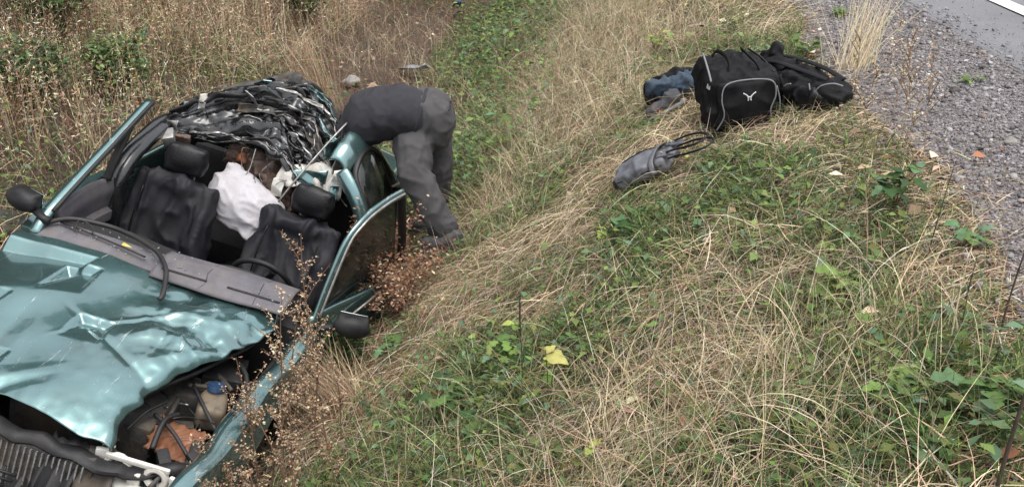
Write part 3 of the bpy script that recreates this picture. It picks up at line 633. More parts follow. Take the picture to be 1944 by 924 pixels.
    bm = bmesh.new(); box_bm(bm, (1.22, 0, .16), (1.2, 1.36, .03)); box_bm(bm, (.64, 0, .45), (.03, 1.36, .62)); box_bm(bm, (1.2, .64, .40), (1.05, .02, .42)); box_bm(bm, (1.2, -.64, .40), (1.05, .02, .42))
    link('engine_bay', bm_mesh('engine_bay', bm, False), 'dark_interior', car)
    tank = soft_blob('coolant_tank', [('box', (1.16, .515, .52), (.16, .13, .13), (0, .1, .3)), ('ell', (1.10, .50, .545), (.055, .06, .07))], 'tank_plastic', car, .008, 5)
    bm = bmesh.new(); r = bmesh.ops.create_cone(bm, cap_ends=True, segments=20, radius1=.043, radius2=.038, depth=.032); bmesh.ops.bevel(bm, geom=[e for e in bm.edges if len(e.link_faces) == 2 and e.calc_face_angle(0) > .8], offset=.006, segments=2, affect='EDGES')
    link('cap', bm_mesh('cap', bm, True, R(35)), 'blue_cap', tank, (1.105, .50, .612), (.1, -.15, 0))
    def orng(s, t):
        x = 1.33 + .17 * s; y = .36 + .20 * t; z = .525 - .05 * s + .015 * fold(x * .8 + y * 1.2, .06) + .01 * np.sin(22 * y); return np.stack([x, y + .02 * np.sin(9 * s), z], -1)
    sheet('torn_orange_panel', orng, 22, 22, 'orange_plastic', car, .006)
    for k, (a_, b_, c_) in enumerate((((1.36, .34, .56), (1.42, .45, .55), (1.50, .56, .52)), ((1.30, .42, .55), (1.40, .40, .57), (1.53, .42, .52)), ((1.0, .30, .62), (1.15, .42, .60), (1.32, .60, .55)), ((.85, .45, .64), (1.0, .60, .62), (1.3, .63, .56)))):
        tube('hose', [a_, b_, c_], .009 + .004 * (k % 2), 'rubber', car, 7, k=6)
    box('battery', (.92, .47, .52), (.2, .18, .18), 'black_plastic', car, (0, .05, .2), .01)
    for x_, y_, rz in ((1.45, .58, .2), (1.56, .5, .7), (1.62, .15, .3), (1.5, .62, 1.1)):
        box('bracket', (x_, y_, .47), (.14, .05, .10), 'black_plastic', car, (.2, .3, rz), .008)
    rr = random.Random(31)
    for k in range(22):
        p = A([rr.uniform(.78, 1.72), rr.uniform(.05, .62), rr.uniform(.44, .60)]); P = [p]
        for j in range(3): P.append(P[-1] + A([rr.uniform(-.16, .16), rr.uniform(-.14, .10), rr.uniform(-.06, .05)]))
        P = [(min(max(q_[0], .74), 1.74), min(max(q_[1], 0.), .635), min(q_[2], .60)) for q_ in P]
        tube('hose' if k % 2 else 'cable', P, rr.choice((.003, .004, .006, .011)), rr.choice(('rubber', 'rubber', 'engine_metal', 'black_plastic', 'bare_metal')), car, 6, k=5)
    for k in range(14):
        box('bracket', (rr.uniform(.8, 1.74), rr.uniform(.05, .6), rr.uniform(.40, .53)), (rr.uniform(.03, .15), rr.uniform(.03, .1), rr.uniform(.02, .09)), rr.choice(('engine_metal', 'black_plastic', 'bare_metal', 'engine_metal')), car, (rr.uniform(-.5, .5), rr.uniform(-.5, .5), rr.uniform(0, 3)), .006)
    # ---- scuttle, wiper, windscreen seal
    def scut(s, t):
        y = -.70 + .74 * s; P = interp_pts([(.675, 0, .815), (.63, 0, .845), (.585, 0, .853), (.55, 0, .868), (.535, 0, .84)], t)
        P[:, 1] = y; P[:, 0] += -.05 * (y / .7) ** 2 * .4 + .0; P[:, 2] += .008 * fold(t, .5) - .02 * (y / .7) ** 2; return P
    sheet('scuttle_panel', scut, 40, 14, 'grey_plastic', car, .006, True, R(30))
    tube('windscreen_seal', [(.60, -.66, .855), (.55, -.56, .895), (.50, -.40, .895), (.52, -.27, .90), (.56, -.17, .905), (.62, -.07, .905), (.72, .02, .895), (.82, .07, .875), (.90, .10, .855), (.93, .10, .845)], .0125, 'rubber', car, 8, k=6)
    tube('wiper_arm', [(.57, -.60, .87), (.60, -.35, .872), (.64, -.12, .872)], .007, 'black_plastic', car, 6, .6, k=3)
    tube('wiper_arm', [(.66, .06, .865), (.64, .25, .872), (.60, .40, .87), (.62, .56, .86)], .008, 'black_plastic', car, 6, .6, k=3)
    tube('cable', [(.62, -.5, .87), (.54, -.52, .9), (.56, -.44, .89), (.60, -.42, .88)], .004, 'rubber', car, 5, k=5)
    tube('cable', [(.58, .50, .87), (.66, .58, .85), (.72, .60, .82), (.70, .64, .72)], .005, 'rubber', car, 5, k=5)
    box('yellow_label', (.565, -.245, .862), (.03, .06, .006), 'orange_plastic', car, (0, .1, .15), .001).data.materials[0] = simple('label_yellow', (.5, .42, .08), .6)
    # ---- dashboard in two broken halves, instrument hood, wheel
    def dash(y0, y1, dz, hump, dx):
        def f(s, t):
            y = y0 + (y1 - y0) * s; P = interp_pts([(.53, 0, .835), (.47, 0, .868), (.38, 0, .885), (.29, 0, .872), (.25, 0, .82), (.255, 0, .70), (.30, 0, .60), (.36, 0, .5)], t) + A([dx, 0, 0])
            P[:, 1] = y; P[:, 2] += dz + hump * np.exp(-((y - .33) / .17) ** 2) * np.clip(1 - np.abs(t - .3) * 3, 0, 1) + .004 * np.sin(14 * y); P[:, 0] += .02 * np.sin(5 * y + 1); return P
        return f
    sheet('dashboard', dash(-.05, .62, .0, .03, .19), 40, 30, 'grey_plastic', car, .01, True, R(45)); sheet('dashboard', dash(-.64, -.08, -.07, 0, .04), 30, 30, 'dark_interior', car, .01, True, R(45))
    dl = dash(-.05, .62, .0, .03, .19)
    for s0, s1, t0 in ((.06, .40, .13), (.55, .94, .13)):
        tube('vent_slot', [tuple(dl(A([s_]), A([t0]))[0] + A([0, 0, .004])) for s_ in np.linspace(s0, s1, 9)], .011, 'dark_lining', car, 6, .3, updir=(0, 0, 1))
    for sd_, s0 in ((1, .38), (4, .78)):
        rk = random.Random(sd_); tube('crack', [tuple(dl(A([s0 + rk.uniform(-.018, .018)]), A([t_]))[0] + A([0, 0, .0035])) for t_ in np.linspace(.02, .52, 9)], .003, 'dark_lining', car, 5)
    bm = bmesh.new(); tube_bm(bm, [tuple(dl(A([s_]), A([.47 + .05 * math.sin(s_ * 9)]))[0] + A([-.004, 0, .004])) for s_ in np.linspace(.30, .85, 12)], .012, 8, .6); link('instrument_cowl', bm_mesh('instrument_cowl', bm), 'black_plastic', car)
    sw = empty('steering_wheel', (.04, .30, .625), (0, R(-62), 0)); sw.parent = car
    bm = bmesh.new(); tube_bm(bm, [(.175 * math.cos(a_), .175 * math.sin(a_), .0) for a_ in np.linspace(0, 2 * math.pi, 41)[:-1]], .0155, 10, closed=True)
    link('rim', bm_mesh('rim', bm), 'black_plastic', sw)
    bm = bmesh.new(); box_bm(bm, (0, 0, -.02), (.11, .12, .05), None, .02, 3); [box_bm(bm, (.09 * math.cos(a_), .09 * math.sin(a_), -.012), (.14, .03, .018), (0, 0, a_), .005) for a_ in (0.5, 2.64, 4.71)]
    link('hub', bm_mesh('hub', bm, True, R(40)), 'black_plastic', sw)
    tube('steering_column', [(.05, .30, .61), (.40, .30, .55)], .035, 'black_plastic', car, 10)
    # ---- front seats
    def seat(sy, yaw, lean, dy):
        st = empty('front_seat', (-.12, sy, .30), (0, 0, yaw)); st.parent = car
        bk = soft_blob('backrest', [('box', (-.10, 0, .36), (.13, .48, .56), (0, lean, 0)), ('ell', (-.06, .20, .30), (.085, .055, .25), (0, lean, 0)), ('ell', (-.06, -.20, .30), (.085, .055, .25), (0, lean, 0)), ('ell', (-.145, 0, .585), (.07, .19, .07))],
                       'seat_cloth', st, .013, 10, ((.022, (4, 6, 2.2), sy + 4, True), (.014, (9, 11, 4), sy + 9, True), (.010, (3, 3, 3), 2.2, False)))
        soft_blob('cushion', [('box', (.14, 0, .02), (.50, .50, .16), (0, -.12, 0))], 'seat_cloth', st, .016, 8, ((.012, (6, 6, 6), 5., True),))
        hr = soft_blob('headrest', [('ell', (-.19, dy, .735), (.066, .132, .097)), ('box', (-.195, dy, .735), (.10, .225, .165), (0, lean * .6, 0))], 'black_leather', st, .009, 10, ((.004, (7, 7, 7), 1., False),))
        for k in (-1, 1):
            tube('headrest_post', [(-.185, dy + .06 * k, .60), (-.195, dy + .06 * k, .70)], .006, 'bare_metal', hr, 6)
        for k in (-1, 1):   # piping of the loose cover
            tube('cover_seam', [(-.065 + .0, .155 * k, .56), (.0, .165 * k, .40), (.03, .17 * k, .20), (.05, .165 * k, .10)], .005, 'black_leather', bk, 5, k=4)
        return st
    seat(-.385, R(4), R(-17), .02); seat(.35, R(-3), R(-20), .03)
    # ---- floor tub, sills, bulkhead behind the seats
    bm = bmesh.new(); box_bm(bm, (-.5, 0, .18), (2.2, 1.38, .05)); box_bm(bm, (-1.15, 0, .5), (.05, 1.34, .62)); box_bm(bm, (-.2, 0, .28), (1.2, .2, .22), None, .03); box_bm(bm, (-.78, 0, .40), (.5, 1.24, .2), None, .05); box_bm(bm, (-.99, 0, .62), (.14, 1.24, .55), (0, -.2, 0), .05)
    link('cabin_floor', bm_mesh('cabin_floor', bm, True, R(35)), 'dark_interior', car)
    # ---- right side (far from the road): screen pillar, door, rail
    def beam(name, P, r, mat, par, flat=.5, k=4, seg=8): return tube(name, P, r, mat, par, seg, flat, k=k)
    beam('screen_pillar', [(.64, -.69, .80), (.55, -.685, .885), (.30, -.68, 1.0), (.05, -.675, 1.105), (-.18, -.67, 1.205), (-.36, -.665, 1.285)], [.034] * 21, 'teal_paint', car, .6)
    tube('pillar_rubber', [(.55, -.655, .905), (.30, -.65, 1.02), (.05, -.648, 1.125), (-.18, -.645, 1.225), (-.345, -.64, 1.30)], .012, 'rubber', car, 6, k=3)
    tube('pillar_trim', [(.53, -.713, .868), (.25, -.708, 1.0), (0, -.70, 1.105), (-.2, -.697, 1.195)], .008, 'bare_metal', car, 6, k=3)
    dr = poly_panel('front_door', [(.58, -.735, .30), (.60, -.735, .80), (.40, -.735, .86), (.10, -.735, .885), (-.16, -.735, .88), (-.22, -.735, .30)], 'teal_paint', car, .05)
    def dinner(s, t):
        x = .47 - .62 * s; top = .84 + .075 * np.sin(np.pi * np.clip(s * .75 + .12, 0, 1)); z = .45 + (top - .45) * t; y = -.655 - .03 * np.sin(np.pi * t) - .035 * np.clip((t - .86) * 7, 0, 1); y = np.where((t > .45) & (t < .6), y + .03, y); return np.stack([x, y, z], -1)
    sheet('door_trim', dinner, 30, 24, 'grey_plastic', dr, .03, True, R(40))
    beam('window_post', [(.0, -.675, .90), (-.03, -.672, .99), (-.10, -.668, 1.10), (-.16, -.668, 1.185)], .024, 'black_plastic', dr, .6)
    beam('centre_pillar', [(-.10, -.665, .30), (-.08, -.665, .62), (-.10, -.66, .86), (-.17, -.66, .965), (-.34, -.655, 1.04), (-.58, -.655, 1.095)], [.062] * 6 + [.055] * 15, 'black_paint', car, .7)
    beam('roof_rail', [(-.10, -.70, .90), (-.20, -.70, .99), (-.38, -.69, 1.07), (-.62, -.685, 1.12), (-.95, -.68, 1.06), (-1.3, -.68, .92)], .028, 'black_paint', car, .7)
    box('crushed_bracket', (-.50, -.585, 1.06), (.10, .07, .06), 'bare_metal', car, (.4, .3, .5), .008); box('crushed_bracket', (-.56, -.52, 1.065), (.05, .09, .05), 'brown_insulation', car, (.1, .5, .2), .008)
    # ---- mirrors
    def mirror(c, sgn, rz, ry):
        m = empty('wing_mirror', c, (0, ry, rz)); m.parent = car; m.scale = (.84, .84, .84)
        soft_blob('housing', [('ell', (.02, 0, 0), (.062, .115, .070)), ('box', (-.01, 0, 0), (.07, .19, .12))], 'black_plastic', m, .008, 10)
        bm = bmesh.new(); box_bm(bm, (-.052, 0, 0), (.006, .165, .10), None, .002); link('mirror_glass', bm_mesh('mirror_glass', bm), 'mirror_glass', m)
        tube('mirror_arm', [(.0, -sgn * .07, -.03), (.0, -sgn * .16, -.055), (-.01, -sgn * .20, -.06)], [.030, .026, .03], 'black_plastic', m, 8, .7)
    mirror((.56, -.80, .925), -1, R(-18), 0); mirror((.54, .93, .82), 1, R(14), R(8))
    # ---- left front door, sprung open, with its bent window frame
    ld = empty('front_door', (0, 0, 0)); ld.parent = car; ld['label'] = 'sprung driver door with bent window frame'
    frame_pts = [(.60, .735, .70), (.555, .75, .81), (.51, .765, 1.0), (.45, .785, 1.20), (.38, .81, 1.275), (.28, .835, 1.315), (.12, .875, 1.345), (-.04, .912, 1.352)]
    bm = bmesh.new(); tube_bm(bm, spline(frame_pts, 5), [.036] * 16 + [.032] * 20, 10, .55, updir=(.25, .97, 0)); link('window_frame', bm_mesh('window_frame', bm), 'teal_paint_scraped', ld)
    tube('frame_rubber', [(p[0] - .028, p[1] - .006, p[2] - .022) for p in frame_pts[1:]], .011, 'rubber', ld, 6, k=5)
    tube('frame_edge', [(p[0] + .022, p[1] + .02, p[2] + .014) for p in frame_pts[1:]], .007, 'bare_metal', ld, 6, k=5)
    beam('rear_frame', [(-.04, .912, 1.352), (-.11, .935, 1.2), (-.20, .96, 1.03), (-.26, .975, .86)], .024, 'black_plastic', ld, .5)
    poly_panel('window_glass', [(.50, .752, .82), (.44, .772, 1.17), (.37, .797, 1.25), (.27, .822, 1.29), (.12, .86, 1.318), (-.03, .898, 1.322), (-.22, .955, .84)], 'tinted_glass', ld, .006, 0)
    def skin(s, t):
        x = .60 - .86 * s; y = .735 + .27 * s + .03 * np.sin(np.pi * t) + .012 * np.sin(7 * s + 4 * t); z = .30 + (.52 + .03 * s) * t; return np.stack([x, y, z], -1)
    sheet('door_skin', skin, 26, 18, 'teal_paint_scraped', ld, .03)
    tube('door_rod', [(.40, .84, .72), (.18, .93, .80), (-.02, 1.0, .88)], .008, 'bare_metal', ld, 6)
    # ---- left rear door and quarter
    beam('centre_pillar', [(-.40, .70, .30), (-.43, .695, .80), (-.44, .66, .98), (-.46, .56, 1.12), (-.50, .47, 1.20)], .048, 'teal_paint', car, .55)
    rd = empty('rear_door', (0, 0, 0)); rd.parent = car
    wf = [(-.50, .705, .93), (-.485, .655, 1.04), (-.52, .555, 1.17), (-.60, .53, 1.255), (-.74, .535, 1.30), (-.88, .565, 1.255), (-1.0, .62, 1.15), (-1.09, .68, 1.03), (-1.12, .725, .93)]
    tube('window_frame', wf, .02, 'rubber', rd, 8, .8, k=4)
    bm = bmesh.new(); c = bm.verts.new((-.80, .66, 1.06)); vv = [bm.verts.new((p[0], p[1] + .004, p[2])) for p in wf]
    for k in range(len(vv) - 1): bm.faces.new((c, vv[k], vv[k + 1]))
    bm.faces.new((c, vv[-1], vv[0])); gl = link('window_glass', bm_mesh('window_glass', bm), 'tinted_glass', rd); md = gl.modifiers.new('t', 'SOLIDIFY'); md.thickness = .005
    tube('glass_divider', [(-.90, .575, 1.23), (-.98, .68, 1.05), (-1.02, .722, .94)], .008, 'rubber', rd, 6, k=3)
    def rskin(s, t):
        x = -.44 - .72 * s; y = .715 + .03 * np.sin(np.pi * t) + .012 * np.sin(8 * s); z = .28 + .65 * t; return np.stack([x, y, z], -1)
    sheet('door_skin', rskin, 24, 18, 'teal_paint_scraped', rd, .03)
    def rail(s, t):
        P = interp_pts([(-.52, .44, 1.20), (-.60, .455, 1.29), (-.74, .47, 1.335), (-.90, .49, 1.30), (-1.05, .545, 1.19), (-1.20, .62, 1.03), (-1.32, .68, .92)], s); w = (t - .5)
        P[:, 1] += .13 * w; P[:, 2] += .04 * np.sin(np.pi * t) - .07 * w + .006 * np.sin(25 * s); return P
    sheet('roof_edge', rail, 40, 12, 'teal_paint', car, .012, True, R(50))
    def quarter(sg):
        def f(s, t):
            x = -1.14 - .82 * s; y = sg * (.72 - .08 * s * s + .03 * np.sin(np.pi * t)); zt = .93 - .05 * s; arch = np.clip(1 - ((x + 1.16) / .32) ** 2, 0, 1) ** .5
            return np.stack([x, y, (.28 + .32 * arch) * (1 - t) + zt * t], -1)
        return f
    for sg in (1, -1): sheet('quarter_panel', quarter(sg), 30, 16, 'teal_paint_scraped', car, .01, True)
    sheet('rear_door', lambda s, t: np.stack([-.12 - 1.04 * s, -.70 - .03 * np.sin(np.pi * t), .28 + .64 * t], -1), 24, 14, 'teal_paint_scraped', car, .03)
    sheet('boot_lid', lambda s, t: np.stack([-1.15 - .82 * s, -.64 + 1.28 * t, .96 - .06 * s * s + .03 * np.sin(np.pi * t) + .01 * np.sin(9 * s + 7 * t)], -1), 24, 24, 'teal_paint', car, .01)
    sheet('tail_panel', lambda s, t: np.stack([-1.96 - .04 * np.sin(np.pi * t), -.66 + 1.32 * s, .28 + .60 * t], -1), 20, 12, 'teal_paint', car, .01)
    sheet('rear_pillar', lambda s, t: np.stack([-1.02 - .26 * s, .69 + .05 * t - .03 * s, 1.04 - .12 * s + .05 * t - .03], -1), 8, 8, 'primer_white', car, .012)
    # ---- crushed roof: an accordion of folded sheet
    FR = [(-.52, -.66, 1.03), (-.56, -.50, 1.075), (-.585, -.35, 1.11), (-.60, -.18, 1.145), (-.60, -.04, 1.165), (-.56, .09, 1.12), (-.51, .20, 1.035), (-.48, .28, .97)]
    BK = [(-.80, -.70, 1.13), (-.88, -.58, 1.24), (-.95, -.40, 1.345), (-1.0, -.2, 1.43), (-1.02, .0, 1.455), (-1.0, .18, 1.39), (-.93, .34, 1.28), (-.85, .44, 1.17)]
    def roof(s, t):
        a_ = interp_pts(FR, s); b_ = interp_pts(BK, s); ph = 3.4 * t + .35 * np.sin(2.3 * s + 1.2) + .25 * np.sin(7 * s + 3 * t)
        tri = 2 * np.abs((ph % 1) - .5); tri = tri ** .8
        env = .35 + .65 * np.sin(np.pi * np.clip(s, .02, .98)) ** .6; am = .115 * env * (.7 + .5 * np.sin(5 * s + 9 * np.floor(ph)))
        nrm = A([.72, .05, .69]); tan = A([-.62, 0, .62])
        P = a_ * (1 - t[:, None]) + b_ * t[:, None] + nrm * (am * (tri - .5))[:, None] + tan * (.03 * env * np.sin(2 * np.pi * ph))[:, None]
        q = n3(P, 11., 4.); q2 = n3(P, 28., 7.); P += nrm * (.022 * q + .008 * q2)[:, None]; P[:, 1] += .012 * n3(P, 9., 1.5); return P
    sheet('roof_panel', roof, 110, 100, 'black_paint', car, .006, True, R(28))
    roofp = [o for o in car.children if o.name.startswith('roof_panel')][0]
    def band(seed, t0, s0, s1, wd, mat, lift, curl):
        rr = random.Random(seed); ph = rr.uniform(0, 6)
        def f(s, t):
            ss = s0 + (s1 - s0) * s; P = interp_pts(FR, ss) * (1 - t0) + interp_pts(BK, ss) * t0; w_ = wd * (.35 + .65 * np.sin(np.pi * np.clip(s, .03, .97)) ** .7) * (1 + .35 * np.sin(9 * s + ph))
            an = .9 + .7 * np.sin(2.2 * s * 2 + ph) + curl * (t - .5) * 2.2; q_ = (t - .5) * w_
            P[:, 0] += lift * .7 - np.cos(an) * q_ * .8; P[:, 2] += lift * .75 + np.sin(an) * q_ + .02 * np.sin(6 * s + ph); P[:, 1] += .02 * np.sin(8 * s + ph)
            P += (np.stack([n3(P, 9., seed * 1.3), n3(P, 9., seed * 2.1), n3(P, 9., seed * .7)], -1) * .034) + (n3(P, 26., seed)[:, None] * .014); return P
        o = sheet('torn_band', f, 70, 10, mat, roofp, .004, True, R(40))
    rr = random.Random(77)
    for k in range(17):
        t0 = -.05 + 1.1 * k / 16 + rr.uniform(-.03, .03); s0 = rr.choice((.02, .08, .2, .35, .5)) + rr.uniform(-.02, .05); s1 = rr.choice((.7, .85, .95, 1., 1.)); s1 = max(s1, s0 + .35)
        band(3 + k, t0, s0, min(s1, 1.), rr.uniform(.05, .125), rr.choice(('black_paint', 'black_paint', 'black_paint', 'black_plastic', 'black_plastic', 'engine_metal', 'black_paint')), rr.uniform(.0, .055), rr.uniform(-1.2, 1.2))
    for k, (t0, s0, s1, w_, mt) in enumerate(((.02, .14, .9, .022, 'bare_metal'), (.33, .4, .98, .018, 'bare_metal'), (.62, .55, 1., .028, 'bare_metal'), (.86, .35, .9, .024, 'bare_metal'), (.75, .72, 1., .05, 'teal_paint_scraped'), (.5, .78, 1., .045, 'primer_white'), (.97, .6, 1., .03, 'teal_paint'))):
        band(60 + k, t0, s0, s1, w_, mt, .05, .6)
    for k in range(16):   # shards standing out of the heap
        s_ = rr.uniform(.05, 1.); t_ = rr.uniform(0, 1.05); p0 = roof(A([s_]), A([min(t_, 1.)]))[0]; d1 = A([rr.uniform(-.3, .6), rr.uniform(-1, 1), rr.uniform(.0, .8)]); d1 /= np.linalg.norm(d1); d2 = A([rr.uniform(-1, 1), rr.uniform(-1, 1), rr.uniform(-.3, 1)]); L_ = rr.uniform(.06, .17)
        loop = [p0, p0 + d2 * .02, p0 + d1 * L_ * .6 + d2 * .035, p0 + d1 * L_]; poly_panel('torn_shard', [tuple(q_) for q_ in loop], rr.choice(('black_paint', 'black_paint', 'bare_metal', 'primer_white', 'teal_paint_scraped', 'black_plastic')), roofp, .004, 0)
    # torn header: primer and paint shreds at the left front of the roof
    def header(s, t):
        P = interp_pts([(-.46, .10, 1.00), (-.47, .20, 1.055), (-.49, .30, 1.07), (-.50, .40, 1.065), (-.50, .47, 1.02)], s); P[:, 2] += .10 * t - .035 * np.sin(6 * s) ** 2; P[:, 0] -= .12 * t * t + .02 * np.sin(17 * s + 3 * t); P += (.014 * n3(P, 14., 2.))[:, None]; return P
    sheet('torn_header', header, 40, 16, 'primer_white', car, .006, True, R(30))
    def flap(c, w, h, seed, yaw):
        def f(s, t):
            x = (s - .5) * w; z = (t - .5) * h; b = .02 * fold(x * .8 + z * 1.3 + seed, .13) + .015 * np.sin(20 * x + seed); ca, sa = math.cos(yaw), math.sin(yaw)
            return np.stack([c[0] + b * ca - x * sa, c[1] + b * sa + x * ca, c[2] + z + .3 * x], -1)
        return f
    for c, w, h, sd_, yw, mt in (((-.50, .29, 1.10), .20, .09, .3, .2, 'teal_paint_scraped'), ((-.52, .45, 1.10), .07, .20, 1.1, .5, 'primer_white'), ((-.47, .46, 1.04), .05, .16, 2.2, .1, 'teal_paint_scraped'), ((-.72, .36, 1.27), .22, .12, 3.1, .9, 'teal_paint_scraped'), ((-.64, .42, 1.20), .10, .12, 3.9, .7, 'bare_metal'), ((-.45, .13, .99), .07, .12, 5.2, .0, 'primer_white'), ((-.58, -.62, 1.09), .1, .09, 4.1, -.3, 'bare_metal'), ((-.75, -.52, 1.24), .04, .12, 4.4, .3, 'primer_white')):
        sheet('torn_flap', flap(c, w, h, sd_, yw), 16, 14, mt, car, .005, True, R(30))
    # headlining, insulation and wires hanging behind the seats
    soft_blob('headlining', [('ell', (-.68, -.08, .99), (.06, .20, .07)), ('ell', (-.62, .08, .93), (.06, .12, .06)), ('ell', (-.68, -.22, 1.03), (.05, .08, .05)), ('ell', (-.58, .16, .86), (.05, .07, .07))], 'brown_insulation', car, .012, 3, ((.035, (13, 13, 13), 1., True), (.015, (30, 30, 30), 4., False)))
    soft_blob('orange_foam', [('ell', (-.60, -.165, 1.03), (.02, .03, .035))], 'orange_plastic', car, .01, 2, ((.02, (20, 20, 20), 2., True),))
    rr = random.Random(5)
    for k in range(26):
        y = rr.uniform(-.25, .45); p = A([-.50 - .1 * rr.random(), y, 1.12 - .25 * abs(y - .05) + .06 * rr.random()]); P = [p]
        for j in range(3): P.append(P[-1] + A([rr.uniform(-.03, .06), rr.uniform(-.06, .06), rr.uniform(-.11, .01)]))
        tube('wire', P, rr.uniform(.0016, .0035), rr.choice(['rubber', 'rubber', 'brown_insulation', 'bare_metal', 'white_plastic']), car, 5, k=4)
    tube('bent_rod', [(-.40, .17, .93), (-.44, .24, 1.10), (-.60, .34, 1.33), (-.75, .38, 1.42)], .006, 'bare_metal', car, 6, k=4)
    tube('bent_rod', [(-.74, .36, 1.40), (-.70, .38, 1.3), (-.66, .42, 1.2)], .006, 'rubber', car, 6, k=4)
    rg = np.random.default_rng(8); m = 170; cx = np.where(rg.random(m) < .5, rg.uniform(.50, .68, m), rg.uniform(-.1, .25, m)); cy = rg.uniform(-.6, .6, m); cz = np.where(cx > .45, .872, .44)
    cz = np.where((cx > .45) & (cy > -.04), .888, cz); bb = A([[a_, b_, c_] for a_ in (-1, 1) for b_ in (-1, 1) for c_ in (-1, 1)]) * .5; V = (bb[None] * rg.uniform(.003, .008, (m, 1, 3)) + np.stack([cx, cy, cz], -1)[:, None]).reshape(-1, 3); fc = A([[0, 1, 3, 2], [4, 6, 7, 5], [0, 4, 5, 1], [2, 3, 7, 6], [0, 2, 6, 4], [1, 5, 7, 3]])
    tag(link('glass_crumbs', np_mesh('glass_crumbs', V, (np.arange(m)[:, None, None] * 8 + fc[None]).reshape(-1, 4)), 'glass_crumb', car), kind='stuff')
    # ---- wheels
    for x_, y_ in ((1.16, .66), (1.16, -.66), (-1.16, .66), (-1.16, -.66)):
        w = empty('wheel', (x_, y_, .27)); w.parent = car
        bm = bmesh.new(); tube_bm(bm, [(.215 * math.cos(a_), 0, .215 * math.sin(a_)) for a_ in np.linspace(0, 2 * math.pi, 33)[:-1]], .075, 10, 1., closed=True); link('tyre', bm_mesh('tyre', bm), 'tyre_rubber', w)
        bm = bmesh.new(); bmesh.ops.create_cone(bm, cap_ends=True, segments=28, radius1=.165, radius2=.15, depth=.06, matrix=Matrix.Rotation(R(-90 if y_ > 0 else 90), 4, 'X')); link('rim', bm_mesh('rim', bm, True, R(35)), 'bare_metal', w)
build_car()
# pillow wedged between the seats
pil = soft_blob('pillow', [('ell', (0, 0, 0), (.125, .245, .165)), ('box', (-.01, 0, 0), (.13, .40, .26)), ('ell', (0, .17, .10), (.06, .06, .06)), ('ell', (0, -.17, .10), (.06, .06, .06)), ('ell', (0, .17, -.10), (.06, .06, .06)), ('ell', (0, -.17, -.10), (.06, .06, .06))], 'white_cotton', None, .011, 12, ((.011, (6, 5, 9), 3., True), (.006, (16, 10, 16), 6., True), (.006, (4, 4, 4), 1., False)))
pil.matrix_world = Matrix.Translation(CARP) @ Euler(CARQ).to_matrix().to_4x4() @ Matrix.Translation((-.42, -.045, .84)) @ Euler((R(-20), R(-32), R(-4))).to_matrix().to_4x4()
tag(pil, 'crumpled white pillow wedged between the two front seats of the wreck', 'pillow')
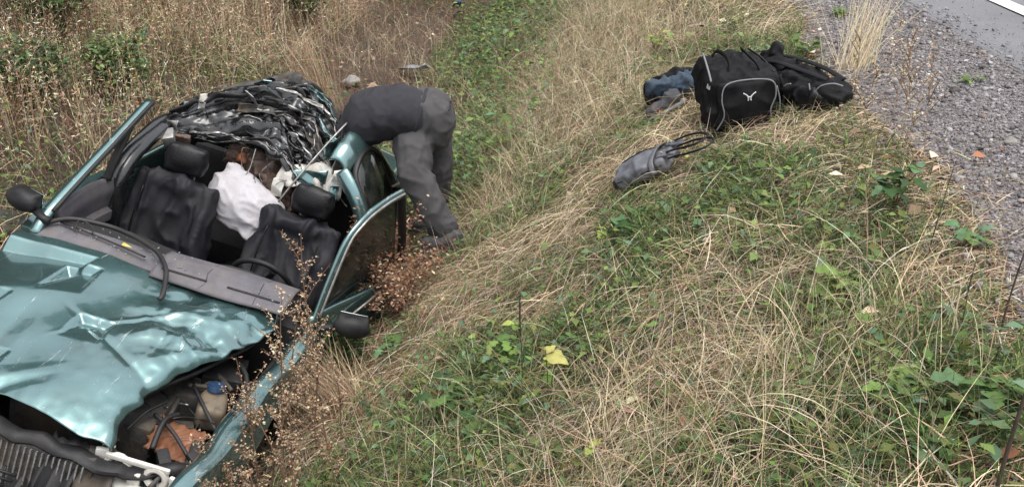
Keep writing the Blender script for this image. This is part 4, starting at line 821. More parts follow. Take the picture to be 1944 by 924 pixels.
# ------------------------------------------------------------------ the person bent over into the rear of the wreck
per = tag(empty('person', (-.45, 5.35, gz(-.45, 5.35))), 'person in dark sweater and grey trousers bent over into the wrecked car', 'person')
def build_person():
    inv = Vector(per.location)
    def W(*p): return tuple(Vector(p) - inv)
    FA = (-.36, 5.24); FB = (-.50, 5.80); za, zb = gz(*FA), gz(*FB)
    hipA = W(-.60, 5.54, -.20); hipB = W(-.52, 5.84, -.17); kneeA = W(-.59, 5.38, za + .45); kneeB = W(-.47, 5.80, zb + .47); ankA = W(-.395, 5.30, za + .10); ankB = W(-.52, 5.83, zb + .10)
    pel = W(-.535, 5.66, -.055); wai = W(-.68, 5.64, -.018); chest = W(-.865, 5.68, -.065); sh = W(-1.005, 5.72, -.18); shA = W(-.96, 5.56, -.21); shB = W(-.96, 5.90, -.17)
    mid = lambda a, b, t: tuple(Vector(a).lerp(Vector(b), t))
    # skin: head, neck, forearms and hands reaching into the car, one continuous body
    elA = W(-1.08, 5.64, -.44); haA = W(-1.18, 5.74, -.64); elB = W(-1.12, 5.98, -.40); haB = W(-1.24, 5.92, -.60)
    head = W(-1.16, 5.80, -.17)
    spec = [('ell', head, (.088, .078, .105), (0, R(60), 0)), ('ell', tuple(Vector(head) + Vector((-.03, 0, -.055))), (.06, .055, .06)), ('cap', sh, .06, tuple(Vector(head) + Vector((.05, -.01, -.02))), .055),
            ('cap', shA, .05, elA, .042), ('cap', elA, .042, haA, .028), ('cap', shB, .05, elB, .042), ('cap', elB, .042, haB, .028), ('cap', chest, .10, pel, .10), ('cap', sh, .07, chest, .1),
            ('cap', shA, .05, sh, .06), ('cap', shB, .05, sh, .06),
            ('cap', pel, .09, hipA, .07), ('cap', pel, .09, hipB, .07), ('cap', hipA, .07, kneeA, .05), ('cap', kneeA, .048, ankA, .036), ('cap', hipB, .07, kneeB, .05), ('cap', kneeB, .048, ankB, .036),
            ('ell', tuple(Vector(head) + Vector((-.085, 0, -.05))), (.015, .012, .022))]
    for ha, s in ((haA, 1), (haB, -1)):
        h = Vector(ha); spec.append(('ell', tuple(h + Vector((-.015, 0, -.04))), (.024, .042, .05)))
        for k in range(4):
            b0 = h + Vector((-.02, (-.03 + .02 * k) * s, -.075)); L = (.028, .034, .032, .024)[k]; m_ = b0 + Vector((-.004, 0, -L)); e_ = m_ + Vector((-.022, 0, -.018))
            spec += [('cap', tuple(b0), .0095, tuple(m_), .009), ('cap', tuple(m_), .009, tuple(e_), .0075)]
        t0 = h + Vector((-.01, -.036 * s, -.03)); t1 = t0 + Vector((-.012, -.022 * s, -.028)); spec += [('cap', tuple(t0), .011, tuple(t1), .009)]
    soft_blob('body', spec, 'skin', per, .0085, 2)
    soft_blob('hair', [('ell', tuple(Vector(head) + Vector((.012, 0, .022))), (.096, .088, .098), (0, R(60), 0))], 'hair', per, .008, 3, ((.008, (25, 25, 25), 1., True),))
    # sweater
    sw = [('ell', wai, (.185, .21, .158), (0, R(4), 0)), ('ell', mid(wai, chest, .5), (.195, .225, .168), (0, R(-3), 0)), ('ell', chest, (.19, .23, .168), (0, R(-26), 0)), ('ell', mid(chest, sh, .7), (.14, .20, .12), (0, R(-32), 0)),
          ('cap', shA, .082, elA, .062), ('cap', elA, .062, mid(elA, haA, .75), .046), ('cap', shB, .082, elB, .062), ('cap', elB, .062, mid(elB, haB, .75), .046), ('ell', mid(wai, pel, .55), (.16, .20, .15), (0, R(12), 0))]
    soft_blob('sweater', sw, 'sweater_knit', per, .012, 8, ((.007, (8, 3, 6), 2., True), (.004, (16, 7, 10), 5., True), (.004, (3, 3, 3), 7., False)))
    # trousers
    hem = lambda k, a: mid(k, a, .93)
    tr = [('ell', pel, (.165, .195, .16), (0, R(28), 0)), ('ell', tuple(Vector(pel) + Vector((.07, -.06, -.03))), (.115, .12, .165)), ('ell', tuple(Vector(pel) + Vector((.07, .07, -.025))), (.115, .12, .165)),
          ('cap', hipA, .125, kneeA, .098), ('cap', kneeA, .098, hem(kneeA, ankA), .088), ('cap', hipB, .122, kneeB, .096), ('cap', kneeB, .096, hem(kneeB, ankB), .088)]
    soft_blob('trousers', tr, 'trouser_cloth', per, .012, 6, ((.009, (9, 9, 3.), 3., True), (.008, (5, 5, 9), 6., True), (.004, (17, 17, 9), 2., True)))
    # sweater hem, trouser seam and back pockets
    ring = [tuple(Vector(mid(wai, pel, .78)) + Vector((.045 * math.sin(a), (.195) * math.cos(a), .150 * math.sin(a)))) for a in np.linspace(0, 2 * math.pi, 29)[:-1]]
    bm = bmesh.new(); tube_bm(bm, ring, .006, 8, 1.6, closed=True); link('hem', bm_mesh('hem', bm), 'sweater_knit', per)
    for sy in (-.10, .08):
        q0 = Vector(pel) + Vector((.155, sy, .055)); tube('pocket_edge', [tuple(q0 + Vector((0, -.055, .02))), tuple(q0 + Vector((.012, 0, .022))), tuple(q0 + Vector((.0, .055, .02)))], .004, 'dark_lining', per, 5, k=4)
    for (fx, fy), fz, rz in ((FA, za, R(-12)), (FB, zb, R(5))):
        c = Vector((fx, fy, fz)) - inv
        def L(x, y, z): return tuple(c + Matrix.Rotation(math.pi + rz, 3, 'Z') @ Vector((x, y, z)))
        so = soft_blob('shoe', [('ell', L(.10, 0, .055), (.10, .05, .045), (0, 0, rz)), ('ell', L(-.0, 0, .07), (.085, .048, .06), (0, 0, rz)), ('cap', L(-.03, 0, .07), .045, L(-.03, 0, .11), .04)], 'shoe_fabric', per, .009, 4, ((.005, (20, 20, 20), 1., True),))
        soft_blob('sole', [('ell', L(.10, 0, .02), (.108, .052, .02), (0, 0, rz)), ('ell', L(-.0, 0, .02), (.09, .047, .02), (0, 0, rz))], 'shoe_sole', so, .008, 2)
    col = bmesh.new(); tube_bm(col, [(Vector(sh).lerp(Vector(head), .45) + Vector((.02 * math.sin(a), .075 * math.cos(a), .07 * math.sin(a)))) for a in np.linspace(0, 2 * math.pi, 21)[:-1]], .02, 8, closed=True)
    link('collar', bm_mesh('collar', col), 'red_cloth', per)
build_person()
# ------------------------------------------------------------------ luggage on the slope and debris
def on_ground(x, y, dz=0.): return (x, y, gz(x, y) + dz)
def tilt(x, y, rz):
    """rotation that lays an object on the slope, turned by rz"""
    e = .15; n = Vector((-(gz(x + e, y) - gz(x - e, y)) / (2 * e), -(gz(x, y + e) - gz(x, y - e)) / (2 * e), 1)).normalized()
    return (Vector((0, 0, 1)).rotation_difference(n).to_matrix() @ Matrix.Rotation(rz, 3, 'Z')).to_euler()
def build_duffel():
    x, y = 1.13, 4.68; t = tag(empty('travel_bag', on_ground(x, y, .0), tilt(x, y, R(8))), 'large black travel bag with grey piping and white emblem on its end pocket', 'bag')
    t.rotation_euler = (R(4), R(-5), R(5)); t.location.z += .01; t.scale = (.88, .66, .90)
    # local: -y towards the road photographer; end face at y=-.27
    soft_blob('body', [('box', (0, .02, .165), (.38, .58, .29)), ('box', (-.005, -.16, .15), (.40, .26, .29)), ('ell', (0, .05, .27), (.17, .27, .06)), ('box', (0, -.20, .07), (.42, .2, .12))], 'black_nylon', t, .013, 8, ((.016, (6, 5, 6), 2., True), (.008, (14, 12, 14), 7., True)))
    pk = soft_blob('end_pocket', [('box', (0, -.285, .145), (.33, .07, .25)), ('ell', (0, -.31, .13), (.14, .03, .10))], 'black_nylon', t, .011, 8, ((.012, (9, 9, 7), 4., True),))
    arch = [(-.175, -.335, .02), (-.135, -.345, .10), (-.15, -.345, .19), (-.135, -.335, .262), (-.07, -.325, .285), (.07, -.325, .283), (.138, -.335, .26), (.15, -.345, .19), (.125, -.345, .11), (.145, -.34, .03)]
    tube('pocket_piping', arch, .0042, 'grey_piping', pk, 6, k=6)
    # emblem: two wings and a centre stroke
    for pts in (((-.035, -.355, .222), (-.018, -.358, .212), (-.008, -.358, .20), (.008, -.358, .20), (.018, -.358, .212), (.035, -.355, .222)), ((-.012, -.359, .208), (-.006, -.36, .186), (-.010, -.36, .180)), ((.012, -.359, .208), (.006, -.36, .186), (.010, -.36, .180))):
        tube('emblem', pts, .0038, 'emblem_white', pk, 5, k=3)
    tube('zip', [(-.185, -.22, .27), (-.17, -.05, .305), (-.15, .15, .325), (-.13, .28, .31)], .006, 'grey_piping', t, 6, k=5); tube('zip', [(.17, -.22, .285), (.15, 0, .318), (.12, .2, .33)], .006, 'black_leather', t, 6, k=5)
    for sx in (-1, 1):
        tube('handle', [(.09 * sx, -.19, .30), (.075 * sx, -.17, .335), (.06 * sx, -.02, .352), (.07 * sx, .16, .345), (.09 * sx, .20, .31)], .012, 'black_nylon', t, 6, .4, k=5)
    tube('side_strap', [(.20, -.22, .27), (.222, -.27, .18), (.205, -.29, .09), (.23, -.26, .02)], .012, 'black_nylon', t, 6, .35, k=5); tube('loose_cord', [(.17, -.33, .04), (.22, -.34, .03), (.27, -.30, .055), (.31, -.27, .07)], .004, 'grey_piping', t, 5, k=5)
    tube('pocket_piping', [(.165, -.30, .23), (.185, -.31, .14), (.175, -.32, .05)], .004, 'grey_piping', pk, 5, k=5)
    box('name_label', (-.196, -.21, .24), (.006, .05, .025), 'emblem_white', t, (0, .25, .1), .001)
def build_backpack():
    x, y = 1.44, 4.58; t = tag(empty('backpack', on_ground(x, y, .0), tilt(x, y, R(-50))), 'limp black soft bag with grey zip pulls slumped against the travel bag', 'bag'); t.scale = (.86, .86, .88)
    soft_blob('body', [('ell', (-.17, .07, .12), (.15, .13, .12), (0, R(12), 0)), ('ell', (.02, .0, .10), (.19, .14, .10), (0, R(8), 0)), ('ell', (.19, -.06, .075), (.16, .12, .082), (0, R(4), 0)), ('ell', (-.27, .14, .16), (.10, .08, .10)), ('ell', (-.22, .15, .245), (.04, .05, .055))], 'black_nylon', t, .012, 5, ((.022, (4, 9, 8), 3., True), (.012, (9, 17, 15), 5., True)))
    soft_blob('pocket', [('ell', (.14, -.13, .085), (.13, .045, .06), (0, 0, R(-14)))], 'black_leather', t, .01, 4, ((.012, (9, 9, 12), 8., True),))
    for P in (((-.02, -.125, .13), (.02, -.14, .16), (.06, -.145, .168)), ((.17, -.135, .165), (.18, -.15, .135), (.185, -.155, .115)), ((.19, -.16, .10), (.24, -.14, .15), (.30, -.11, .155), (.34, -.08, .13)), ((-.06, -.13, .03), (.0, -.155, .035), (.06, -.165, .045))):
        tube('zip_trim', P, .0045, 'grey_piping', t, 5, k=5)
    for P in (((-.30, .10, .20), (-.15, .02, .24), (.05, -.02, .20), (.22, -.04, .15)), ((-.26, .22, .21), (-.1, .14, .22), (.12, .08, .18), (.28, .02, .13))):
        tube('shoulder_strap', P, .02, 'black_nylon', t, 8, .35, k=6)
def build_jeans():
    x, y = .985, 5.30; t = tag(empty('jeans', on_ground(x, y), tilt(x, y, R(4))), 'folded blue denim jeans bundled beside the travel bag', 'clothes'); t.scale = (.86, .86, .86)
    soft_blob('leg', [('cap', (-.16, -.03, .17), .055, (.08, -.02, .09), .085), ('ell', (-.14, .0, .14), (.06, .08, .07))], 'denim', t, .012, 5, ((.018, (14, 6, 14), 2., True), (.01, (24, 10, 24), 5., True)))
    soft_blob('leg', [('cap', (-.12, .06, .12), .06, (.12, .05, .09), .085)], 'denim', t, .012, 5, ((.018, (14, 6, 14), 4., True),))
    soft_blob('waistband', [('box', (-.185, .03, .13), (.05, .17, .14), (0, R(20), 0)), ('ell', (-.02, .06, .17), (.16, .06, .05))], 'black_nylon', t, .012, 4, ((.014, (12, 8, 12), 3., True),))
    x2, y2 = .88, 5.16; s = tag(empty('trainer', on_ground(x2, y2), tilt(x2, y2, R(10))), 'grey trainer lying under the end of the folded jeans', 'shoe')
    up_ = soft_blob('upper', [('ell', (-.03, 0, .055), (.09, .042, .038)), ('ell', (.05, 0, .07), (.06, .042, .05))], 'shoe_fabric', s, .008, 4, ((.006, (20, 20, 20), 1., True),))
    soft_blob('sole', [('ell', (-.03, 0, .025), (.10, .047, .018)), ('ell', (.05, 0, .025), (.075, .045, .018))], 'grey_piping', s, .008, 2)
def build_handbag():
    x, y = .69, 4.28; t = tag(empty('handbag', on_ground(x, y, .05), tilt(x, y, R(-30))), 'grey leather handbag with two looped handles lying flat on dead grass', 'handbag')
    # local x along the bag, handles at +x; a flat soft tote
    soft_blob('body', [('box', (-.03, 0, .038), (.29, .22, .07)), ('box', (-.07, 0, .042), (.21, .245, .075)), ('ell', (-.06, 0, .055), (.13, .10, .042))], 'grey_leather', t, .0085, 8, ((.009, (7, 10, 8), 2., True), (.005, (18, 22, 18), 6., True)))
    soft_blob('end_panel', [('box', (-.175, -.005, .032), (.022, .215, .055)), ('ell', (-.18, .05, .036), (.02, .06, .03))], 'dark_lining', t, .008, 4, ((.005, (16, 16, 16), 2., True),))
    tube('seam', [(-.17, .04, .086), (-.05, .045, .10), (.05, .04, .09), (.11, .04, .075)], .003, 'dark_lining', t, 5, k=4); tube('seam', [(-.16, -.118, .045), (0, -.118, .042), (.10, -.11, .042)], .003, 'dark_lining', t, 5, k=4)
    tube('strap_band', [(.055, -.125, .02), (.053, -.11, .07), (.05, 0, .094), (.045, .10, .075), (.045, .118, .03)], .016, 'grey_leather', t, 6, .25, k=5, updir=(0, 0, 1)); tube('strap_edge', [(.074, -.12, .03), (.072, -.105, .074), (.069, 0, .097), (.064, .10, .08)], .0025, 'dark_lining', t, 5, k=5)
    for yy in (-.06, .06):
        box('handle_tab', (.125, yy, .07), (.09, .045, .01), 'grey_leather', t, (0, R(10), 0), .004)
        bm = bmesh.new(); tube_bm(bm, [(.10 + .009 * math.cos(a), yy, .080 + .009 * math.sin(a)) for a in np.linspace(0, 6.283, 9)[:-1]], .003, 5, closed=True); link('buckle', bm_mesh('buckle', bm), 'bare_metal', t)
    for dz, dy, ex in ((.078, .0, 0.), (.05, -.012, .02)):
        tube('handle', [(.13, -.06 + dy, dz), (.20, -.115 + dy, dz + .012), (.28, -.155 + dy, dz + .014), (.345 + ex, -.155 + dy, dz + .01), (.365 + ex, -.09 + dy, dz + .006), (.31 + ex, -.01 + dy, dz + .004), (.22, .05 + dy, dz + .004), (.13, .06 + dy, dz + .004)], .0075, 'black_leather', t, 7, .6, k=6, updir=(0, 0, 1))
build_duffel(); build_backpack(); build_jeans(); build_handbag()
def stone(name, c, s, mat, label, seed, rz=0., cat='stone', group=None):
    o = soft_blob(name, [('ell', (0, 0, 0), s, (0, 0, rz)), ('box', (0, 0, 0), tuple(1.35 * k for k in s), (0, 0, rz + .3))], mat, None, min(s) * .28, 2, ((min(s) * .5, (1.1 / s[0] * .5,) * 3, seed, True), (min(s) * .15, (3 / s[0],) * 3, seed + 2, False)))
    o.location = c; return tag(o, label, cat, group)
stone('stone', on_ground(-1.38, 9.30, .05), (.10, .07, .06), 'stone_tan', 'tan rounded stone on the bare soil behind the crouching person\'s back', 2.); 
stone('stone', on_ground(-1.62, 9.35, .05), (.11, .07, .05), 'stone_grey', 'flat grey brown stone in dry litter beyond the crushed roof', 5., .4)
def shard(name, c, L, w, rz, mat, label, cat, seed):
    def f(s, t): return np.stack([(s - .5) * L, (t - .5) * w * (1 - .55 * s ** 3) * (.6 + .4 * np.sin(np.pi * np.clip(s + .2, 0, 1))), .02 * np.sin(5 * s + seed) + .03 * np.cos(3 * t + seed) + .05 * s], -1)
    o = sheet(name, f, 16, 8, mat, None, .012, True, R(40)); o.location = c; o.rotation_euler = (R(12), R(-8), rz); return tag(o, label, cat)
shard('plastic_shard', on_ground(-1.05, 10.2, .10), .36, .16, R(-32), 'debris_plastic', 'pale grey curved plastic shard on the bare soil of the ditch side', 'debris', 1.)
shard('trim_strip', on_ground(-.62, 8.35, .12), .42, .13, R(-58), 'stone_tan', 'long brownish broken strip lying past the bent person\'s hips', 'debris', 3.)
shard('blue_fragment', on_ground(-.75, 13.6, .2), .30, .12, R(-70), 'debris_plastic', 'small bluish fragment far up the ditch on bare soil', 'debris', 5.).data.materials[0] = simple('blue_grey', (.10, .16, .28), .5)
o = soft_blob('tyre_fragment', [('ell', (0, 0, 0), (.16, .09, .10), (0, .2, .3)), ('ell', (-.09, -.05, .02), (.10, .08, .09))], 'tyre_rubber', None, .014, 3, ((.025, (9, 9, 9), 2., True),))
o.location = on_ground(-3.02, 5.25, .06); tag(o, 'dark muddy lump beneath the wrecked car\'s outer wing mirror', 'debris')
# ------------------------------------------------------------------ single plants
def tube_np(P, r0, r1, seg=5):
    P, T, N = frames(P); n = len(P); V = []
    for i in range(n):
        r = r0 + (r1 - r0) * i / max(n - 1, 1); b = T[i].cross(N[i])
        for k in range(seg):
            a = 2 * math.pi * k / seg; V.append(P[i] + b * (r * math.cos(a)) + N[i] * (r * math.sin(a)))
    Q = [[i * seg + k, i * seg + (k + 1) % seg, (i + 1) * seg + (k + 1) % seg, (i + 1) * seg + k] for i in range(n - 1) for k in range(seg)]
    return np.array([tuple(v) for v in V]), np.array(Q)
def stem_curve(rr, h, lean, az, wob, n=9):
    P = []; x = y = 0.
    for i in range(n):
        t = i / (n - 1); a = lean * t; P.append((math.cos(az) * h * math.sin(a) * t + wob * h * math.sin(4.1 * t + az) * t, math.sin(az) * h * math.sin(a) * t + wob * h * math.cos(3.3 * t + 2 * az) * t, h * t * math.cos(a * .8)))
    return P
def at_t(P, t):
    k = t * (len(P) - 1); i = min(int(k), len(P) - 2); f = k - i; return np.array(P[i]) * (1 - f) + np.array(P[i + 1]) * f
def col_rep(n, c, rr, j=.15): return np.clip(np.array(c)[None] * (1 + j * rr.standard_normal((n, 1))), .005, .9)
def dry_weed(x, y, h, seed, label, group, name='dry_weed', lean=None, cols=('tan', 'brown', 'rust', 'straw'), w=(.4, .25, .15, .2), br=6, dens=24, z=None, sr=.0045):
    rr = np.random.default_rng(seed); rp = random.Random(seed); t = tag(empty(name, (x, y, gz(x, y) if z is None else z)), label, 'weed', group)
    az = rp.uniform(0, 6.28); P = stem_curve(rr, h, rp.uniform(0, .35) if lean is None else lean, az, .03)
    V, Q = tube_np(P, sr, sr * .4); geo = [(V, Q, col_rep(len(V), PAL['brown' if sr > .003 else 'tan'], rr))]; tips = [(P, .42, 1., int(dens * 1.6))]
    for k in range(br):
        b = at_t(P, rp.uniform(.25, .92)); a2 = rp.uniform(0, 6.28); L = h * rp.uniform(.12, .34) * (1.1 - b[2] / h * .6)
        B = [tuple(b + np.array([math.cos(a2) * L * s * .55, math.sin(a2) * L * s * .55, L * s * (.95 - .15 * s)])) for s in (0, .33, .66, 1)]
        V, Q = tube_np(B, .0022, .001, 4); geo.append((V, Q, col_rep(len(V), PAL['brown'], rr))); tips.append((B, .1, 1., dens))
    V, Q, C = cat_geo(geo); link('stem', np_mesh('stem', V, Q, C), 'dry_vegetation', t)
    c = []
    for B, t0, t1, n in tips:
        for _ in range(n): c.append(at_t(B, rp.uniform(t0, t1)) + rr.standard_normal(3) * .007)
    c = np.array(c); n = len(c); L = rr.uniform(.006, .016, n)
    s = leaves(c, rr.uniform(0, 6.28, n), rr.uniform(-.5, 1.2, n), L, L * rr.uniform(.5, .9, n), pick(n, list(cols), list(w), .25, rr), rr)
    s2 = leaves(c + rr.standard_normal((n, 3)) * .003, rr.uniform(0, 6.28, n), rr.uniform(-.8, .8, n), L * .8, L * .7, pick(n, list(cols), list(w), .25, rr), rr)
    V, Q, C = cat_geo([s, s2]); tag(link('seed_heads', np_mesh('seed_heads', V, Q, C), 'dry_vegetation', t), kind='stuff')
    return t
def bare_stem(x, y, h, seed, label, group=None, lean=.05, az=None, mat='twig_bark', r=.004, twigs=3):
    rr = np.random.default_rng(seed); rp = random.Random(seed); t = tag(empty('dead_weed', (x, y, gz(x, y))), label, 'stem', group)
    P = stem_curve(rr, h, lean, rp.uniform(0, 6.28) if az is None else az, .012, 12)
    V, Q = tube_np(P, r, r * .35, 6); link('stem', np_mesh('stem', V, Q, None, True), mat, t)
    for k in range(twigs):
        b = at_t(P, rp.uniform(.3, .9)); a2 = rp.uniform(0, 6.28); L = h * rp.uniform(.06, .16); V, Q = tube_np([tuple(b), tuple(b + np.array([math.cos(a2) * L * .5, math.sin(a2) * L * .5, L * .6])), tuple(b + np.array([math.cos(a2) * L * .7, math.sin(a2) * L * .7, L * 1.2]))], r * .4, r * .2, 4)
        link('twig', np_mesh('twig', V, Q, None, True), mat, t)
    return t
LEAF = {}
def leaf_mesh(kind, colname, seed):
    key = (kind, colname, seed)
    if key in LEAF: return LEAF[key]
    rr = np.random.default_rng(seed + 100); n = 7; prof = {'ovate': [0, .62, .95, 1., .82, .5, .03], 'lance': [0, .45, .8, 1., .85, .5, .02], 'lobed': [0, 1., .55, .95, .5, .7, .04]}[kind]
    V = []; F = []
    for i in range(n):
        s = i / (n - 1); w = .32 * prof[i] * (1 + .12 * rr.standard_normal()) + .004; z = .10 * math.sin(s * 2.4) - .22 * s * s
        V += [(s, -w, z + .10 * w + .02 * rr.standard_normal()), (s, 0, z), (s, w, z + .10 * w + .02 * rr.standard_normal())]
    for i in range(n - 1):
        for k in range(2): a = i * 3 + k; F.append([a, a + 3, a + 4, a + 1])
    V = np.array(V); c = pick(1, [colname], [1], .12, rr); C = np.repeat(c, len(V), 0) * (1 + .10 * rr.standard_normal((len(V), 1))); C[1::3] *= 1.2
    me = np_mesh('leaf', V, np.array(F), np.clip(C, .005, .9), True); me.materials.append(MATS['vegetation']); LEAF[key] = me; return me
def leafy(x, y, label, seed, n, size, spread, h, cols, kind='ovate', name='leafy_weed', group=None, rosette=False):
    rr = np.random.default_rng(seed); rp = random.Random(seed); t = tag(empty(name, (x, y, gz(x, y))), label, 'weed', group); geo = []; nst = max(2, n // 5)
    stems = []
    for k in range(nst):
        a = 6.28 * k / nst + rp.uniform(-.4, .4); d = spread * rp.uniform(.15, .7); hh = h * rp.uniform(.45, 1.)
        P = [(0, 0, -.01), (math.cos(a) * d * .35, math.sin(a) * d * .35, hh * .55), (math.cos(a) * d, math.sin(a) * d, hh)]; P = [tuple(p) for p in spline(P, 3)]
        stems.append(P); V, Q = tube_np(P, .0026, .0014, 4); geo.append((V, Q, col_rep(len(V), PAL['olive'], rr)))
    V, Q, C = cat_geo(geo); link('stem', np_mesh('stem', V, Q, C), 'vegetation', t)
    for k in range(n):
        P = stems[k % nst]; b = at_t(P, rp.uniform(.45, 1.)); a = rp.uniform(0, 6.28); me = leaf_mesh(kind, rp.choice(cols), rp.randrange(3))
        o = bpy.data.objects.new('leaf', me); COL.objects.link(o); o.parent = t; o.location = b; s = size * rp.uniform(.6, 1.15); o.scale = (s, s * rp.uniform(.8, 1.2), s); o.rotation_euler = (rp.uniform(-.4, .4), rp.uniform(-.5, .35), a)
    return t
def shrub(x, y, h, w, seed, label, cols, wts, n, l0, l1, name='shrub', mat='vegetation', group=None, nb=16, bw=.006):
    rr = np.random.default_rng(seed); rp = random.Random(seed); t = tag(empty(name, (x, y, gz(x, y))), label, 'shrub', group); geo = []; B = []
    for k in range(nb):
        a = rp.uniform(0, 6.28); d = w * rp.uniform(.2, 1.); hh = h * rp.uniform(.5, 1.)
        P = [tuple(p) for p in spline([(0, 0, -.02), (math.cos(a) * d * .3, math.sin(a) * d * .3, hh * .45), (math.cos(a) * d * .7, math.sin(a) * d * .7, hh * .8), (math.cos(a) * d, math.sin(a) * d, hh)], 3)]
        V, Q = tube_np(P, bw, bw * .3, 4); geo.append((V, Q, col_rep(len(V), PAL['brown'], rr))); B.append(P)
        for j in range(3):
            b = at_t(P, rp.uniform(.35, .9)); a2 = rp.uniform(0, 6.28); L = h * rp.uniform(.12, .3); Pq = [tuple(b), tuple(b + np.array([math.cos(a2), math.sin(a2), .6]) * L * .5), tuple(b + np.array([math.cos(a2), math.sin(a2), .9]) * L)]; V, Q = tube_np(Pq, bw * .5, bw * .2, 3); geo.append((V, Q, col_rep(len(V), PAL['brown'], rr))); B.append(Pq)
    V, Q, C = cat_geo(geo); link('branches', np_mesh('branches', V, Q, C), 'dry_vegetation', t)
    c = np.array([at_t(B[rp.randrange(len(B))], rp.uniform(.25, 1.)) for _ in range(n)]) + rr.standard_normal((n, 3)) * l1 * .7; L = rr.uniform(l0, l1, n)
    V, Q, C = leaves(c, rr.uniform(0, 6.28, n), rr.uniform(-.7, .6, n), L, L * rr.uniform(.4, .75, n), pick(n, cols, wts, .25, rr), rr)
    tag(link('foliage', np_mesh('foliage', V, Q, C), mat, t), kind='stuff'); return t
def straw_bunch(x, y, h, n, az, lean, spread, seed, label, cols=('pale', 'straw', 'tan'), name='straw_tuft'):
    rr = np.random.default_rng(seed); gx_ = x + rr.normal(0, spread, n); gy_ = y + rr.normal(0, spread, n); L = h * rr.uniform(.55, 1.1, n); th0 = math.pi / 2 - lean + rr.normal(0, .16, n)
    V, Q, C, P = blades(gx_, gy_, L, az + rr.normal(0, .45, n), th0, th0 - rr.uniform(.05, .5, n), rr.uniform(.0022, .0045, n), 6, pick(n, list(cols), [1] * len(cols), .2, rr), 0., 0., rr)
    o0 = np.array([x, y, gz(x, y)]); return tag(link(name, np_mesh(name, V - o0, Q, C), 'dry_vegetation', None, tuple(o0)), label, 'grass tuft')
def build_plants():
    G = 'dry brown weeds in front of the open engine bay'; lab = 'dry brown seeding weed stalk standing before the wrecked car\'s open engine bay'
    for k, (x, y, h) in enumerate(((-.93, 3.20, .62), (-1.02, 3.05, .55), (-.86, 3.05, .60), (-.98, 3.42, .66), (-.80, 3.30, .5), (-1.08, 3.28, .58), (-.88, 3.52, .62), (-.72, 3.12, .45), (-1.0, 2.9, .5), (-.84, 2.86, .48), (-1.12, 3.10, .42), (-.92, 3.66, .6), (-.76, 3.5, .45), (-.95, 2.78, .42), (-1.14, 3.35, .8), (-1.02, 3.2, .7), (-1.05, 3.62, .85))):
        dry_weed(x, y, h, 40 + k, lab, G)
    dry_weed(-.92, 3.84, .98, 71, 'tallest pinkish brown weed spike rising in front of the driver seat', None, br=16, dens=22, lean=.05, cols=('tan', 'rust', 'straw'), w=(.5, .3, .3))
    dry_weed(-1.03, 3.50, .90, 72, 'slender dry weed with pale seed sprays in front of the grey dashboard', None, br=12, dens=18, lean=.12, cols=('straw', 'tan', 'pale'), w=(.4, .4, .2))
    for k, (x, y, h) in enumerate(((-1.22, 3.02, .62), (-1.28, 2.9, .55), (-1.16, 2.85, .5), (-1.42, 2.72, .5), (-1.20, 2.72, .45))):
        dry_weed(x, y, h, 80 + k, 'dry weed sprig leaning over the torn front end and lamp carrier of the wreck', 'dry weeds before the wreck nose', br=6, dens=20, z=gz(x, y) + .0)
    shrub(-.70, 4.82, .52, .30, 5, 'rust brown dead shrub with curled leaves beside the sprung car door', ['rust', 'brown', 'tan'], [.5, .3, .2], 2600, .012, .03, 'dead_shrub', 'dry_vegetation', None, 26, .0035)
    shrub(-.62, 4.52, .34, .26, 6, 'low rust brown dead shrub between the person\'s feet and the wing mirror', ['rust', 'brown', 'tan', 'straw'], [.4, .3, .2, .1], 1500, .012, .028, 'dead_shrub', 'dry_vegetation', None, 20, .003)
    shrub(-.86, 4.25, .26, .16, 7, 'small dark green weed tuft under the grey wing mirror', ['dark', 'green'], [.6, .4], 700, .02, .045, 'green_tuft', 'vegetation', None, 10, .003)
    straw_bunch(-.83, 3.86, .34, 420, 2.6, .75, .07, 11, 'matted tan straw heap pressed against the car sill below the mirror', ('tan', 'brown', 'straw'), 'straw_heap')
    straw_bunch(-1.72, 8.55, .95, 260, 3.0, .25, .10, 12, 'orange tan grass tuft standing between crushed roof and the person\'s head', ('straw', 'tan', 'rust'))
    straw_bunch(1.80, 4.95, .62, 120, .9, .55, .05, 13, 'pale straw tuft leaning over the gravel beside the slumped black bag', ('pale', 'straw'))
    # stalks along the gravel edge
    for k, (x, y, h) in enumerate(((1.62, 3.55, .50), (1.58, 3.72, .42), (1.66, 3.86, .5), (1.52, 3.50, .38), (1.70, 4.1, .42), (1.49, 3.9, .4), (1.56, 4.2, .45), (1.74, 4.35, .4))):
        dry_weed(x, y, h, 120 + k, 'thin pale brown seeding stalk standing along the inner gravel edge', 'thin stalks along the gravel edge', br=7, dens=7, lean=.12, cols=('straw', 'tan', 'pale'), w=(.4, .4, .2), sr=.0018)
    bare_stem(1.05, 1.66, .95, 1, 'tall thick dark bare stem standing where the gravel meets the grass', None, .10, .1, r=.0048, twigs=5)
    bare_stem(1.33, 2.26, .5, 2, 'slim dark bare stem on the gravel just beyond the tallest stem', None, .12, .3, r=.003, twigs=2)
    bare_stem(1.29, 2.40, .17, 3, 'short grey green bare stem at the grass edge near fallen leaves', None, .06, .3, r=.0032, twigs=1)
    bare_stem(1.315, 2.72, .34, 4, 'thin brown bare stem beside the dark leafy clump at the gravel', None, .10, .2, r=.0024, twigs=2)
    bare_stem(.04, 3.0, .42, 5, 'upright brown stalk rising through the leafy weeds on the slope', None, .05, 2., r=.003, twigs=2)
    bare_stem(.03, 3.45, .22, 6, 'dark reddish seed stalk standing above the yellowing weed', None, .04, 1., r=.006, twigs=4)
